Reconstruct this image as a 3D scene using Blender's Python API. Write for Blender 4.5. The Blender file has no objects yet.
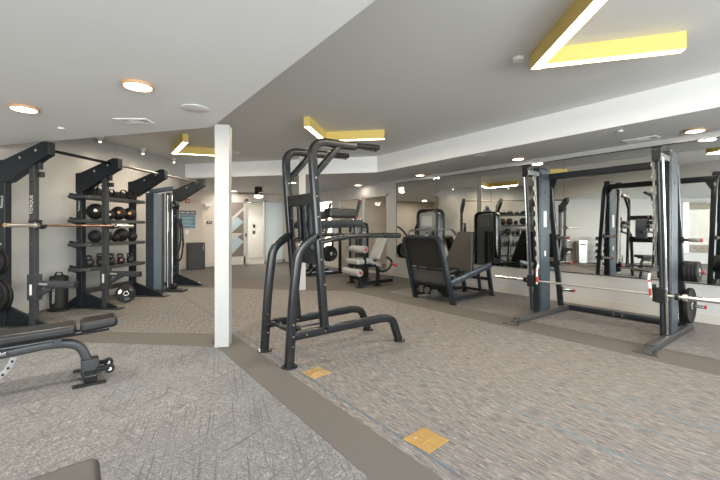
import bpy, bmesh, math, random
from mathutils import Vector, Matrix
random.seed(7)
C = bpy.context.scene.collection
PI = math.pi
CS, SN = .8013, .5984

# ------------------------------------------------------------------ frames
def W(a, b, z=0.0):
    return Vector((a, b, z))
def L(s, t, z=0.0):                      # s along the left wall, t out from it
    return Vector((-4.185 + .70711 * (s + t), 4.185 + .70711 * (s - t), z))
ROT_L = PI / 4

# ------------------------------------------------------------------ materials
MATS = {}
def mat(name, col, rough=.5, metal=0.0, var=.06, scale=40, bump=0.0, spec=.5, emit=None, es=0.0, coat=0.0):
    if name in MATS: return MATS[name]
    m = bpy.data.materials.new(name); m.use_nodes = True
    nt = m.node_tree; N = nt.nodes; K = nt.links
    b = N['Principled BSDF']
    tc = N.new('ShaderNodeTexCoord'); nz = N.new('ShaderNodeTexNoise')
    nz.inputs['Scale'].default_value = scale; nz.inputs['Detail'].default_value = 3
    K.new(tc.outputs['Object'], nz.inputs['Vector'])
    mx = N.new('ShaderNodeMix'); mx.data_type = 'RGBA'
    lo = [max(0, c * (1 - var)) for c in col]; hi = [min(1, c * (1 + var)) for c in col]
    mx.inputs[6].default_value = (*lo, 1); mx.inputs[7].default_value = (*hi, 1)
    K.new(nz.outputs['Fac'], mx.inputs[0]); K.new(mx.outputs[2], b.inputs['Base Color'])
    b.inputs['Roughness'].default_value = rough; b.inputs['Metallic'].default_value = metal
    b.inputs['Specular IOR Level'].default_value = spec
    b.inputs['Coat Weight'].default_value = coat
    if bump:
        bp = N.new('ShaderNodeBump'); bp.inputs['Strength'].default_value = bump; bp.inputs['Distance'].default_value = .004
        K.new(nz.outputs['Fac'], bp.inputs['Height']); K.new(bp.outputs['Normal'], b.inputs['Normal'])
    if emit:
        b.inputs['Emission Color'].default_value = (*emit, 1); b.inputs['Emission Strength'].default_value = es
    MATS[name] = m; return m

STEEL = mat('dark_steel', (.011, .0125, .0135), .24, .0, .12, 60, 0, .36)
RACKM = mat('rack_steel', (.044, .047, .048), .42, .1, .10, 60, 0, .3)
RACKD = mat('rack_dark_steel', (.013, .0165, .020), .34, .0, .10, 60, 0, .35)
BLUE = mat('slate_steel', (.052, .070, .088), .30, .25, .08, 30)
GREYARC = mat('arc_grey', (.30, .30, .29), .4, .3)
CABLEM = mat('cable_steel', (.046, .060, .074), .38, .1, .08, 30)
FOOTM = mat('foot_steel', (.060, .058, .055), .45, .2, .08, 40)
BEIGEM = mat('catch_metal', (.30, .285, .26), .4, .5, .05, 40)
BLACKP = mat('black_panel', (.016, .015, .0145), .5, 0, .08, 60, 0, .25)
GREY = mat('grey_steel', (.20, .215, .225), .35, .5, .06, 30)
CHROME = mat('chrome', (.72, .70, .67), .16, 1.0, .03, 20)
SILVER = mat('brushed_silver', (.66, .65, .62), .32, .9, .05, 80)
COPPER = mat('bronze_bar', (.30, .17, .11), .30, .9, .1, 90)
PAD = mat('black_vinyl', (.014, .0135, .013), .38, 0, .10, 120, .15, .28)
PADBROWNSHEEN = mat('brown_and_sheen_vinyl', (.040, .033, .028), .5, 0, .08, 120, .15)  # true brown on the leg press panel, a painted reflection on the bench pad
PADGREY = mat('grey_vinyl', (.27, .27, .262), .5, 0, .05, 120, .1)
RUBBER = mat('black_rubber', (.011, .011, .011), .6, 0, .15, 80, .2, .3)
IRON = mat('cast_iron', (.035, .034, .034), .5, .4, .2, 150, .3)
RED = mat('red_plastic', (.36, .028, .022), .4)
WHITE = mat('white_plastic', (.75, .74, .72), .45)
LABELW = mat('white_label', (.72, .71, .68), .5)
ORANGE = mat('orange_mark', (.75, .30, .06), .5)
BLUEM = mat('blue_mark', (.05, .15, .55), .5)
WALL = mat('wall_paint', (.475, .465, .445), .62, 0, .015, 3)
WALLB = mat('wall_paint_far', (.55, .49, .425), .62, 0, .015, 3)
TRIM = mat('trim_paint', (.50, .465, .41), .5, 0, .03, 5)
CEILLOW = mat('ceiling_white', (.84, .85, .84), .7, 0, .012, 2)
CEILGREY = mat('ceiling_grey', (.64, .645, .63), .6, 0, .015, 2)
FASCIA = mat('fascia_white', (.88, .88, .87), .6, 0, .012, 2)
COLM = mat('column_white', (.40, .40, .385), .5, 0, .02, 4)
YEL = mat('yellow_paint', (.76, .58, .17), .45, 0, .03, 6)
LED = mat('led_lens', (.9, .85, .75), .4, emit=(1, .83, .60), es=9.0)
LAMP = mat('lamp_lens', (.9, .85, .75), .4, emit=(1, .84, .62), es=7.0)
LRIM = mat('lamp_rim', (.55, .33, .18), .4)
GOLD = mat('brass_plate', (.56, .36, .13), .34, .6, .22, 12)
ALU = mat('aluminium_frame', (.50, .49, .46), .4, .4)
DARKW = mat('charcoal_cabinet', (.022, .020, .020), .45)
BROWNG = mat('brown_backing', (.17, .145, .12), .25)
FROSTB = mat('frosted_blue', (.36, .44, .47), .3, 0, .06, 3)
FROSTL = mat('frosted_light', (.62, .70, .72), .35, 0, .05, 3)
POSTERB = mat('poster_teal', (.10, .22, .28), .5, 0, .25, 8)
POSTERH = mat('poster_header', (.10, .10, .10), .5)
POSTERT = mat('poster_text', (.45, .55, .6), .5)

def mirror_mat():
    m = bpy.data.materials.new('mirror_glass'); m.use_nodes = True
    b = m.node_tree.nodes['Principled BSDF']
    b.inputs['Base Color'].default_value = (.80, .815, .79, 1)
    b.inputs['Metallic'].default_value = 1; b.inputs['Roughness'].default_value = .012
    return m
MIRROR = mirror_mat()
def glass_mat():
    m = bpy.data.materials.new('clear_glass'); m.use_nodes = True
    nt = m.node_tree; N = nt.nodes; K = nt.links
    N.remove(N['Principled BSDF'])
    g = N.new('ShaderNodeBsdfGlossy'); g.inputs['Roughness'].default_value = .03
    t = N.new('ShaderNodeBsdfTransparent'); t.inputs['Color'].default_value = (.97, .98, .97, 1)
    lw = N.new('ShaderNodeLayerWeight'); lw.inputs['Blend'].default_value = .5
    pw = N.new('ShaderNodeMath'); pw.operation = 'POWER'; pw.inputs[1].default_value = 4; K.new(lw.outputs['Facing'], pw.inputs[0])
    f = N.new('ShaderNodeMath'); f.operation = 'MULTIPLY_ADD'; f.inputs[1].default_value = .5; f.inputs[2].default_value = .035; K.new(pw.outputs[0], f.inputs[0])
    x = N.new('ShaderNodeMixShader'); K.new(f.outputs[0], x.inputs[0]); K.new(t.outputs[0], x.inputs[1]); K.new(g.outputs[0], x.inputs[2])
    K.new(x.outputs[0], N['Material Output'].inputs['Surface'])
    return m
GLASS = glass_mat()

def carpet_mat():
    m = bpy.data.materials.new('carpet'); m.use_nodes = True
    nt = m.node_tree; N = nt.nodes; K = nt.links; b = N['Principled BSDF']
    b.inputs['Roughness'].default_value = .95; b.inputs['Specular IOR Level'].default_value = .1
    tc = N.new('ShaderNodeTexCoord')
    def noise(rot, sx, sy, detail=3, rough=.55):
        mp = N.new('ShaderNodeMapping'); mp.vector_type = 'POINT'
        mr = N.new('ShaderNodeVectorRotate'); mr.rotation_type = 'Z_AXIS'; mr.inputs['Angle'].default_value = rot
        K.new(tc.outputs['Object'], mr.inputs['Vector']); K.new(mr.outputs[0], mp.inputs['Vector'])
        mp.inputs['Scale'].default_value = (sx, sy, 1)
        n = N.new('ShaderNodeTexNoise'); n.inputs['Scale'].default_value = 1; n.inputs['Detail'].default_value = detail; n.inputs['Roughness'].default_value = rough
        K.new(mp.outputs[0], n.inputs['Vector']); return n.outputs['Fac']
    def ramp(fac, p0, p1):
        r = N.new('ShaderNodeMapRange'); r.inputs[1].default_value = p0; r.inputs[2].default_value = p1; r.clamp = True
        K.new(fac, r.inputs[0]); return r.outputs[0]
    def math_(op, a, c):
        n = N.new('ShaderNodeMath'); n.operation = op
        for i, v in enumerate((a, c)):
            if isinstance(v, (int, float)): n.inputs[i].default_value = v
            else: K.new(v, n.inputs[i])
        return n.outputs[0]
    def mix(fac, a, c):
        n = N.new('ShaderNodeMix'); n.data_type = 'RGBA'
        if isinstance(fac, (int, float)): n.inputs[0].default_value = fac
        else: K.new(fac, n.inputs[0])
        for i, v in ((6, a), (7, c)):
            if isinstance(v, tuple): n.inputs[i].default_value = (*v, 1)
            else: K.new(v, n.inputs[i])
        return n.outputs[2]
    # right field: threads that run along the mirror wall
    n1 = noise(0, 95, 9, 3); n2 = noise(.12, 150, 16, 2); big = noise(.05, 11.0, .5, 2)
    cr = mix(ramp(n1, .38, .62), (.118, .110, .104), (.235, .217, .202))
    cr = mix(math_('MULTIPLY', ramp(n2, .60, .70), .75), cr, (.44, .405, .37))
    cr = mix(math_('MULTIPLY', ramp(big, .58, .66), .34), cr, (.10, .17, .22))
    # left field: short crossed threads
    a1 = noise(.30, 170, 15, 1); a2 = noise(1.20, 170, 15, 1); a3 = noise(2.2, 180, 18, 1); a4 = noise(-.35, 180, 18, 1)
    pt = noise(.3, 1.7, 1.3, 2); pt2 = noise(.9, 2.1, 1.5, 2)
    th = math_('MAXIMUM', math_('MULTIPLY', ramp(a1, .58, .68), ramp(pt, .38, .6)), math_('MAXIMUM', math_('MULTIPLY', ramp(a2, .58, .68), ramp(pt2, .38, .6)), math_('MULTIPLY', math_('MAXIMUM', ramp(a3, .60, .70), ramp(a4, .60, .70)), .7)))
    d1 = noise(.30, 75, 1.6, 1); d2 = noise(1.20, 75, 1.6, 1); d3 = noise(-.35, 80, 2.2, 1)
    dl = math_('MAXIMUM', ramp(d1, .60, .68), math_('MAXIMUM', ramp(d2, .60, .68), ramp(d3, .62, .70)))
    dk = noise(.9, 120, 60, 2)
    cl = mix(ramp(dk, .36, .62), (.125, .125, .127), (.180, .178, .175))
    cl = mix(math_('MULTIPLY', th, .50), cl, (.52, .495, .455))
    cl = mix(math_('MULTIPLY', dl, .55), cl, (.075, .080, .086))
    pb = noise(0, 1.1, .8, 2)
    cl = mix(math_('MULTIPLY', ramp(pb, .55, .7), .22), cl, (.20, .25, .31))
    # left field is x < 1.2 in front of the column line, calmer grey beyond
    sx = N.new('ShaderNodeSeparateXYZ'); K.new(tc.outputs['Object'], sx.inputs[0])
    left = math_('LESS_THAN', sx.outputs[0], 1.35)
    # camera-side of the band that runs from the column to the rack: 0.5984x+0.8013y < 4.5
    band = math_('LESS_THAN', math_('ADD', math_('MULTIPLY', sx.outputs[0], .5984), math_('MULTIPLY', sx.outputs[1], .8013)), 4.5)
    col = mix(math_('MULTIPLY', left, band), cr, cl)
    for x0, wd_, am in ((1.60, .012, .75), (1.92, .010, .45), (2.62, .012, .35)):
        dx = math_('ABSOLUTE', math_('SUBTRACT', sx.outputs[0], x0), 0)
        ln = math_('MULTIPLY', math_('LESS_THAN', dx, wd_), math_('MULTIPLY', ramp(n1, .38, .58), am))
        col = mix(ln, col, (.045, .105, .16))
    K.new(col, b.inputs['Base Color'])
    bp = N.new('ShaderNodeBump'); bp.inputs['Strength'].default_value = .35; bp.inputs['Distance'].default_value = .003
    K.new(n1, bp.inputs['Height']); K.new(bp.outputs['Normal'], b.inputs['Normal'])
    return m
CARPET = carpet_mat()
BAND = mat('carpet_band', (.128, .117, .106), .95, 0, .12, 160, .3, .1)

def brick_mat():
    m = bpy.data.materials.new('brick'); m.use_nodes = True
    nt = m.node_tree; N = nt.nodes; K = nt.links; b = N['Principled BSDF']; b.inputs['Roughness'].default_value = .9
    tc = N.new('ShaderNodeTexCoord'); sp = N.new('ShaderNodeSeparateXYZ'); cb = N.new('ShaderNodeCombineXYZ')
    K.new(tc.outputs['Object'], sp.inputs[0]); K.new(sp.outputs[0], cb.inputs[0]); K.new(sp.outputs[2], cb.inputs[1])
    br = N.new('ShaderNodeTexBrick'); br.inputs['Scale'].default_value = 3.2
    br.inputs['Color1'].default_value = (.42, .30, .20, 1); br.inputs['Color2'].default_value = (.22, .15, .10, 1); br.inputs['Mortar'].default_value = (.6, .56, .5, 1)
    K.new(cb.outputs[0], br.inputs['Vector']); K.new(br.outputs['Color'], b.inputs['Base Color'])
    return m
BRICK = brick_mat()

# ------------------------------------------------------------------ mesh builder
class MB:
    def __init__(s): s.bm = bmesh.new()
    def box(s, c, d, rz=0, rx=0, ry=0):
        M = Matrix.Translation(c) @ Matrix.Rotation(rz, 4, 'Z') @ Matrix.Rotation(ry, 4, 'Y') @ Matrix.Rotation(rx, 4, 'X') @ Matrix.Diagonal((*d, 1))
        bmesh.ops.create_cube(s.bm, size=1, matrix=M); return s
    def b2(s, lo, hi):
        return s.box([(lo[i] + hi[i]) / 2 for i in range(3)], [abs(hi[i] - lo[i]) for i in range(3)])
    def cyl(s, p, q, r, r2=None, n=20):
        p = Vector(p); q = Vector(q); d = q - p
        M = Matrix.Translation((p + q) / 2) @ d.to_track_quat('Z', 'Y').to_matrix().to_4x4()
        bmesh.ops.create_cone(s.bm, cap_ends=True, segments=n, radius1=r, radius2=r if r2 is None else r2, depth=d.length, matrix=M); return s
    def ball(s, c, r, sc=(1, 1, 1), u=24, v=14):
        bmesh.ops.create_uvsphere(s.bm, u_segments=u, v_segments=v, radius=r, matrix=Matrix.Translation(c) @ Matrix.Diagonal((*sc, 1))); return s
    def sweep(s, pts, prof, side=(0, 1, 0), closed=False):
        pts = [Vector(p) for p in pts]; side = Vector(side).normalized(); n = len(pts); rings = []
        for i, p in enumerate(pts):
            a = pts[(i - 1) % n] if (i > 0 or closed) else None
            c = pts[(i + 1) % n] if (i < n - 1 or closed) else None
            d0 = (p - a).normalized() if a is not None else None; d1 = (c - p).normalized() if c is not None else None
            t = (d0 + d1).normalized() if (d0 and d1) else (d0 or d1)
            k = 1 / max(.4, t.dot(d0)) if (d0 and d1) else 1
            sd = (side - t * side.dot(t)).normalized(); nn = t.cross(sd)
            rings.append([s.bm.verts.new(p + sd * u + nn * (v * k)) for u, v in prof])
        m = len(prof)
        for i in range(n - 1 + (1 if closed else 0)):
            A, B = rings[i], rings[(i + 1) % n]
            for j in range(m): s.bm.faces.new((A[j], A[(j + 1) % m], B[(j + 1) % m], B[j]))
        if not closed:
            s.bm.faces.new(rings[0][::-1]); s.bm.faces.new(rings[-1])
        return s
    def prism(s, poly, vec):                     # planar polygon extruded by vec
        vec = Vector(vec)
        A = [s.bm.verts.new(Vector(p)) for p in poly]; B = [s.bm.verts.new(Vector(p) + vec) for p in poly]
        s.bm.faces.new(A[::-1]); s.bm.faces.new(B); m = len(A)
        for i in range(m): s.bm.faces.new((A[i], A[(i + 1) % m], B[(i + 1) % m], B[i]))
        return s
    def lathe(s, c, prof, axis=(0, 0, 1), n=32):  # prof: (r, h) list
        M = Matrix.Translation(c) @ Vector(axis).to_track_quat('Z', 'Y').to_matrix().to_4x4()
        rings = []
        for r, h in prof:
            rings.append([s.bm.verts.new(M @ Vector((r * math.cos(2 * PI * k / n), r * math.sin(2 * PI * k / n), h))) for k in range(n)])
        for A, B in zip(rings, rings[1:]):
            for k in range(n): s.bm.faces.new((A[k], A[(k + 1) % n], B[(k + 1) % n], B[k]))
        if prof[0] != prof[-1]:
            s.bm.faces.new(rings[0][::-1]); s.bm.faces.new(rings[-1])
        else:
            pass
        return s
def rect(w, h, r=.008, n=2):
    out = []
    for cx, cy, a0 in ((w / 2 - r, h / 2 - r, 0), (-w / 2 + r, h / 2 - r, PI / 2), (-w / 2 + r, -h / 2 + r, PI), (w / 2 - r, -h / 2 + r, 1.5 * PI)):
        for k in range(n + 1):
            a = a0 + PI / 2 * k / n; out.append((cx + r * math.cos(a), cy + r * math.sin(a)))
    return out
def circ(r, n=14): return [(r * math.cos(2 * PI * k / n), r * math.sin(2 * PI * k / n)) for k in range(n)]
def oval(a, b, n=18): return [(a * math.cos(2 * PI * k / n), b * math.sin(2 * PI * k / n)) for k in range(n)]
def fillet(pts, rad, n=6):
    pts = [Vector(p) for p in pts]; out = [pts[0]]
    for i in range(1, len(pts) - 1):
        p = pts[i]; a = (pts[i - 1] - p); c = (pts[i + 1] - p)
        r = rad[i - 1] if isinstance(rad, (list, tuple)) else rad
        r = min(r, a.length * .49, c.length * .49)
        A = p + a.normalized() * r; B = p + c.normalized() * r
        for k in range(n + 1):
            t = k / n; out.append((1 - t) ** 2 * A + 2 * t * (1 - t) * p + t * t * B)
    out.append(pts[-1]); return out

# ------------------------------------------------------------------ objects
ROOTINV = {}
def tag(o, label=None, cat=None, group=None, kind=None):
    if label: o['label'] = label
    if cat: o['category'] = cat
    if group: o['group'] = group
    if kind: o['kind'] = kind
    return o
def finish(mb, name, m, bevel=0, seg=2, ang=40, sub=0):
    bmesh.ops.recalc_face_normals(mb.bm, faces=mb.bm.faces)
    me = bpy.data.meshes.new(name); mb.bm.to_mesh(me); mb.bm.free()
    me.materials.append(m)
    me.polygons.foreach_set('use_smooth', [True] * len(me.polygons))
    me.set_sharp_from_angle(angle=math.radians(ang))
    o = bpy.data.objects.new(name, me); C.objects.link(o)
    if bevel:
        bv = o.modifiers.new('bevel', 'BEVEL'); bv.width = bevel; bv.segments = seg; bv.limit_method = 'ANGLE'; bv.angle_limit = math.radians(40)
        bv.harden_normals = seg > 1
    return o
class Thing:
    """root Empty; parts are given in the frame 'W' (world) or 'L' (s, t, z)"""
    def __init__(s, name, label, cat, o, frame='W', rz=0, group=None):
        s.frame = frame; s.o = Vector(o if len(o) == 3 else (*o, 0)); s.name = name
        e = bpy.data.objects.new(name, None); e.empty_display_size = .1; C.objects.link(e)
        if frame == 'L':
            e.location = L(s.o.x, s.o.y, s.o.z); e.rotation_euler = (0, 0, ROT_L)
        else:
            e.location = s.o; e.rotation_euler = (0, 0, rz)
        s.root = e; tag(e, label, cat, group)
    def part(s, name, mb, m, parent=None, bevel=0, seg=2, label=None, ang=40):
        o = s.o
        if s.frame == 'L':
            for v in mb.bm.verts: v.co = Vector((v.co.x - o.x, o.y - v.co.y, v.co.z - o.z))
        elif s.frame == 'W':
            for v in mb.bm.verts: v.co = v.co - o
        ob = finish(mb, name, m, bevel, seg, ang); ob.parent = parent or s.root
        if label: ob['label'] = label
        return ob
def single(name, mb, m, label, cat, group=None, frame='W', bevel=0, seg=2, ang=40, origin=None):
    """a thing that is one mesh; origin moved to its base centre"""
    if frame == 'L':
        for v in mb.bm.verts: v.co = L(v.co.x, v.co.y, v.co.z)
    vs = [v.co for v in mb.bm.verts]
    o0 = Vector(((min(v.x for v in vs) + max(v.x for v in vs)) / 2, (min(v.y for v in vs) + max(v.y for v in vs)) / 2, min(v.z for v in vs)))
    if origin is not None: o0 = Vector(origin)
    for v in mb.bm.verts: v.co = v.co - o0
    ob = finish(mb, name, m, bevel, seg, ang); ob.location = o0
    tag(ob, label, cat, group); return ob
def sub(name, mb, m, parent, bevel=0, seg=2, label=None):
    """mesh given in world coordinates, parented to an already placed root"""
    inv = (Matrix.Translation(parent.location) @ parent.rotation_euler.to_matrix().to_4x4()).inverted()
    for v in mb.bm.verts: v.co = inv @ v.co
    ob = finish(mb, name, m, bevel, seg); ob.parent = parent
    if label: ob['label'] = label
    return ob
def struct(name, mb, m, bevel=0, parent=None):
    ob = finish(mb, name, m, bevel, 1)
    if parent: ob.parent = parent
    else: ob['kind'] = 'structure'
    return ob
def text_obj(name, s, size, m, parent, loc, rot, ext=.002):
    cu = bpy.data.curves.new(name, 'FONT'); cu.body = s; cu.size = size; cu.extrude = ext; cu.align_x = 'CENTER'; cu.align_y = 'CENTER'
    t = bpy.data.objects.new('tmp', cu); C.objects.link(t)
    dg = bpy.context.evaluated_depsgraph_get(); me = bpy.data.meshes.new_from_object(t.evaluated_get(dg))
    bpy.data.objects.remove(t)
    me.materials.clear(); me.materials.append(m)
    me.transform(Matrix.Translation(loc) @ rot.to_4x4())
    o = bpy.data.objects.new(name, me); C.objects.link(o); o.parent = parent; return o
def dup(root, loc, rotz=None, label=None):
    r = root.copy(); C.objects.link(r); r.location = loc
    if rotz is not None: r.rotation_euler = (0, 0, rotz)
    if label: r['label'] = label
    for ch in list(root.children):
        c = ch.copy(); C.objects.link(c); c.parent = r
        for g in list(ch.children):
            d = g.copy(); C.objects.link(d); d.parent = c
    return r

# ================================================================== THE ROOM
ZU, ZS, ZL = 3.0, 2.63, 2.45
BK = -4.2
struct('floor', MB().prism([(-9.5, BK - .2, -.1), (7.1, BK - .2, -.1), (12, BK - .2, -.1), (12, 18, -.1), (-3, 18, -.1), (-9.5, 5, -.1)], (0, 0, .1)), CARPET)
def strip(name, poly, h=.003):
    return struct(name, MB().prism([(x, y, 0) for x, y in poly], (0, 0, h)), BAND)
strip('floor_band_column', [(1.21, BK), (1.51, BK), (1.51, 4.74), (1.21, 4.45)])
strip('floor_band_mirror', [(4.55, BK), (5.08, BK), (5.08, 5.83), (4.55, 6.36)])
struct('floor_far', MB().prism([(1.27, 9.64, 0), (5.08, 5.83, 0), (6.92, 6.3, 0), (6.92, 13.5, 0), (3.24, 13.5, 0), (3.24, 13.08, 0), (-.4, 13.08, 0), (-.4, 10.58, 0), (2.06, 10.58, 0), (2.06, 10.42, 0)], (0, 0, .003)), BAND)
def Gc(u, v):
    Y = 1.3 * 375 / (v - 229); X = (u - 360) / 375 * Y
    return (X * CS + Y * SN, -X * SN + Y * CS)
strip('floor_band_rack', [Gc(212, 347), Gc(224, 334), Gc(110, 332), Gc(-30, 329.5), Gc(-40, 340), Gc(110, 343)])

# right wall (mirror wall): glazed openings y 8.05..10.45 and window 10.8..12.1
def wallbox(name, lo, hi, m=WALL, bevel=0): return struct(name, MB().b2(lo, hi), m, bevel)
XR = 6.94
wallbox('wall_right', (XR, BK, 0), (XR + .12, 7.98, ZU))
mb = MB(); mb.b2((XR, 7.98, 2.3), (XR + .12, 10.5, ZU)); mb.b2((XR, 10.5, 0), (XR + .12, 10.85, ZU)); mb.b2((XR, 10.85, 2.32), (XR + .12, 12.2, ZU)); mb.b2((XR, 12.2, 0), (XR + .12, 13.6, ZU)); mb.b2((XR, 10.85, 0), (XR + .12, 12.2, .3))
struct('wall_right_far', mb, WALL)
def glazed(name, x, y0, y1, z0, z1, muls, fr=.06):
    mb = MB(); d = .07
    for y in [y0 + fr / 2, y1 - fr / 2] + muls: mb.box((x, y, (z0 + z1) / 2), (d, fr, z1 - z0))
    for z in (z0 + fr / 2, z1 - fr / 2): mb.box((x, (y0 + y1) / 2, z), (d, y1 - y0, fr))
    f = struct(name, mb, ALU); g = struct('window_glass', MB().box((x, (y0 + y1) / 2, (z0 + z1) / 2), (.008, y1 - y0 - fr, z1 - z0 - fr)), GLASS, parent=f); return f
glazed('window_1', XR + .03, 7.98, 10.5, 0, 2.3, [9.12])
glazed('window_2', XR + .03, 10.85, 12.2, .3, 2.32, [])
# room behind the glazed partition
mb = MB(); mb.b2((9.3, 6.5, 0), (9.4, 10.78, 2.8)); mb.b2((XR + .12, 6.5, 0), (9.3, 6.6, 2.8)); mb.b2((XR + .12, 10.68, 0), (9.3, 10.78, 2.8))
struct('wall_office', mb, WALLB)
wallbox('ceiling_office', (XR + .12, 6.5, 2.8), (9.4, 10.78, 2.9), CEILLOW)
# left wall with window opening s -2.6..-0.35
def Lbox(name, s0, s1, t0, t1, z0, z1, m=WALL):
    return struct(name, MB().prism([L(s0, t0, z0), L(s1, t0, z0), L(s1, t1, z0), L(s0, t1, z0)], (0, 0, z1 - z0)), m)
def Lprism(mb, s0, s1, t0, t1, z0, z1): return mb.prism([L(s0, t0, z0), L(s1, t0, z0), L(s1, t1, z0), L(s0, t1, z0)], (0, 0, z1 - z0))
mb = MB(); Lprism(mb, -5.0, -3.4, -.12, 0, 0, ZU); Lprism(mb, -.2, 8.8, -.12, 0, 0, ZU); Lprism(mb, 8.8, 9.12, -.12, 0, ZS, ZU); Lprism(mb, -3.4, -.2, -.12, 0, 2.35, ZU); Lprism(mb, -3.4, -.2, -.12, 0, 0, .35)
struct('wall_left', mb, WALL)
mb = MB()
for s in (-3.37, -2.4, -1.9, -1.2, -.23): Lprism(mb, s - .03, s + .03, -.09, -.03, .35, 2.35)
for z in (.35, 2.29): Lprism(mb, -3.4, -.2, -.09, -.03, z, z + .06)
f = struct('window_3', mb, COLM)
mb = MB(); Lprism(mb, -3.38, -.22, -.064, -.056, .38, 2.32); struct('window_glass', mb, GLASS, parent=f)
# brick pier of the building across, seen through that window in the mirror
single('brick_building', MB().prism([L(-1.85, -1.0, -.05), L(-1.38, -1.0, -.05), L(-1.38, -1.5, -.05), L(-1.85, -1.5, -.05)], (0, 0, 4)), BRICK, 'brown brick pier outside the window, seen in the mirror', 'building')
struct('ground_outside', MB().prism([L(-9, -.3, -.12), L(3, -.3, -.12), L(3, -14, -.12), L(-9, -14, -.12)], (0, 0, .05)), TRIM)
# back wall behind the camera; its unseen windows are added for daylight
xb = BK - 8.37
mb = MB(); mb.b2((-9.5, BK - .12, 0), (XR, BK, .4)); mb.b2((-9.5, BK - .12, 2.4), (XR, BK, ZU))
for x0, x1 in ((-9.5, -4.5), (-.1, .3), (4.9, XR)): mb.b2((x0, BK - .12, .4), (x1, BK, 2.4))
struct('wall_back', mb, WALL)
n = 4
for x0, x1 in ((-4.5, -.1), (.3, 4.9)):
    mb = MB()
    for x in (x0 + .03, (x0 * 2 + x1) / 3, (x0 + 2 * x1) / 3, x1 - .03): mb.box((x, BK - .06, 1.4), (.06, .06, 2))
    for z in (.43, 2.37): mb.box(((x0 + x1) / 2, BK - .06, z), (x1 - x0, .06, .06))
    f = struct('window_%d' % n, mb, COLM); struct('window_glass', MB().box(((x0 + x1) / 2, BK - .06, 1.4), (x1 - x0 - .06, .008, 1.94)), GLASS, parent=f); n += 1
# wall that closes the left part behind the camera
wallbox('wall_side', (-7.9, BK, 0), (-7.78, .8, ZU))
# far left alcove
wallbox('wall_alcove', (-.6, 10.46, 0), (2.0, 10.56, ZS), WALLB)
wallbox('wall_alcove_side', (-.6, 10.56, 0), (-.48, 13.1, ZU), WALLB)
wallbox('wall_poster', (-.6, 13.1, 0), (3.24, 13.22, ZU), WALLB)
wallbox('wall_return', (3.12, 13.22, 0), (3.24, 13.55, ZU), WALLB)
wallbox('wall_far', (3.24, 13.5, 0), (4.2, 13.62, ZU), WALLB)
wallbox('wall_far_header', (4.2, 13.5, 2.4), (XR, 13.62, ZU), WALLB)
wallbox('wall_far_corner', (6.42, 13.5, 0), (XR, 13.62, 2.4), WALLB)
# ceilings
struct('ceiling', MB().prism([(-9.5, BK, ZU), (XR + .12, BK, ZU), (XR + .12, 13.7, ZU), (-.6, 13.7, ZU), (-9.5, 4, ZU)], (0, 0, .1)), CEILGREY)
struct('ceiling_left', MB().prism([L(3.2 + .9, -.0, ZL), (1.19, 4.36, ZL), (1.19, BK, ZL), (-7.78, BK, ZL), (-7.78, .59, ZL)] if False else [(-1.05, 7.32, ZL), (1.19, 4.40, ZL), (1.19, BK, ZL), (-7.78, BK, ZL), (-7.78, .59, ZL)], (0, 0, ZU - ZL)), CEILLOW)
XF = 5.56
struct('ceiling_soffit', MB().prism([(XF + .02, BK, ZS), (XR, BK, ZS), (XR, 13.5, ZS), (-.6, 13.5, ZS), (-.6, 10.45, ZS), (2.08, 10.45, ZS), (2.2, 10.6, ZS), (XF + .02, 6.79, ZS)], (0, 0, ZU - ZS)), CEILGREY)
struct('trim_1', MB().prism([(XF, BK, ZS - .004), (XF + .02, BK, ZS - .004), (XF + .02, 6.79, ZS - .004), (2.214, 10.614, ZS - .004), (2.2, 10.58, ZS - .004), (XF, 6.78, ZS - .004)], (0, 0, ZU - ZS + .003)), FASCIA)
# baseboards
wallbox('baseboard_right', (XR - .018, BK, 0), (XR, 7.98, .13), TRIM)
wallbox('baseboard_right_far', (XR - .018, 10.5, 0), (XR, 13.5, .13), TRIM)
Lbox('baseboard_left', -5, 8.8, 0, .018, 0, .12, TRIM)
wallbox('baseboard_poster', (-.48, 13.08, 0), (3.24, 13.1, .13), TRIM)
wallbox('baseboard_far', (3.24, 13.48, 0), (4.2, 13.5, .13), TRIM)
wallbox('baseboard_far_corner', (6.42, 13.48, 0), (XR, 13.5, .13), TRIM)

# storefront with glass door, corridor view and frosted panel
fy = 13.53
mb = MB()
for x, w in ((4.24, .08), (4.9, .10), (5.6, .07), (6.37, .08)): mb.box((x, fy, 1.2), (w, .08, 2.4))
mb.box((5.31, fy, 2.36), (2.2, .08, .08)); mb.box((6.0, fy, .06), (.8, .08, .12))
struct('door_1', mb, ALU)
t = Thing('glass_door', 'glass door patterned with frosted triangles, second wall bay left of the ceiling fan', 'door', (4.57, fy, 0))
mb = MB()
for x in (4.31, 4.82): mb.box((x, fy, 1.17), (.06, .045, 2.3))
mb.box((4.565, fy, .16), (.57, .045, .28)); mb.box((4.565, fy, 2.29), (.57, .045, .06))
t.part('door_frame', mb, TRIM)
t.part('door_pane', MB().box((4.565, fy, 1.28), (.46, .012, 1.97)), BROWNG)
mb = MB(); yy = fy - .0075
def tri(mb, pts): mb.prism([(x, yy, z) for x, z in pts], (0, -.003, 0))
tri(mb, [(4.34, 1.15), (4.79, 1.55), (4.565, 1.74), (4.34, 1.55)]); tri(mb, [(4.34, .90), (4.565, 1.02), (4.79, .84), (4.34, .36)])
t.part('frosted_shape', mb, FROSTB)
mb = MB(); yy = fy - .0075
tri(mb, [(4.34, 1.55), (4.34, 1.7), (4.79, 2.1), (4.79, 2.0)]); tri(mb, [(4.34, .9), (4.34, 1.15), (4.79, 1.15), (4.565, 1.02)])
t.part('frosted_shape', mb, mat('frosted_grey', (.45, .43, .40), .4))
t.part('door_handle', MB().box((4.86, fy - .06, 1.08), (.04, .04, .12)), STEEL)
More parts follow.
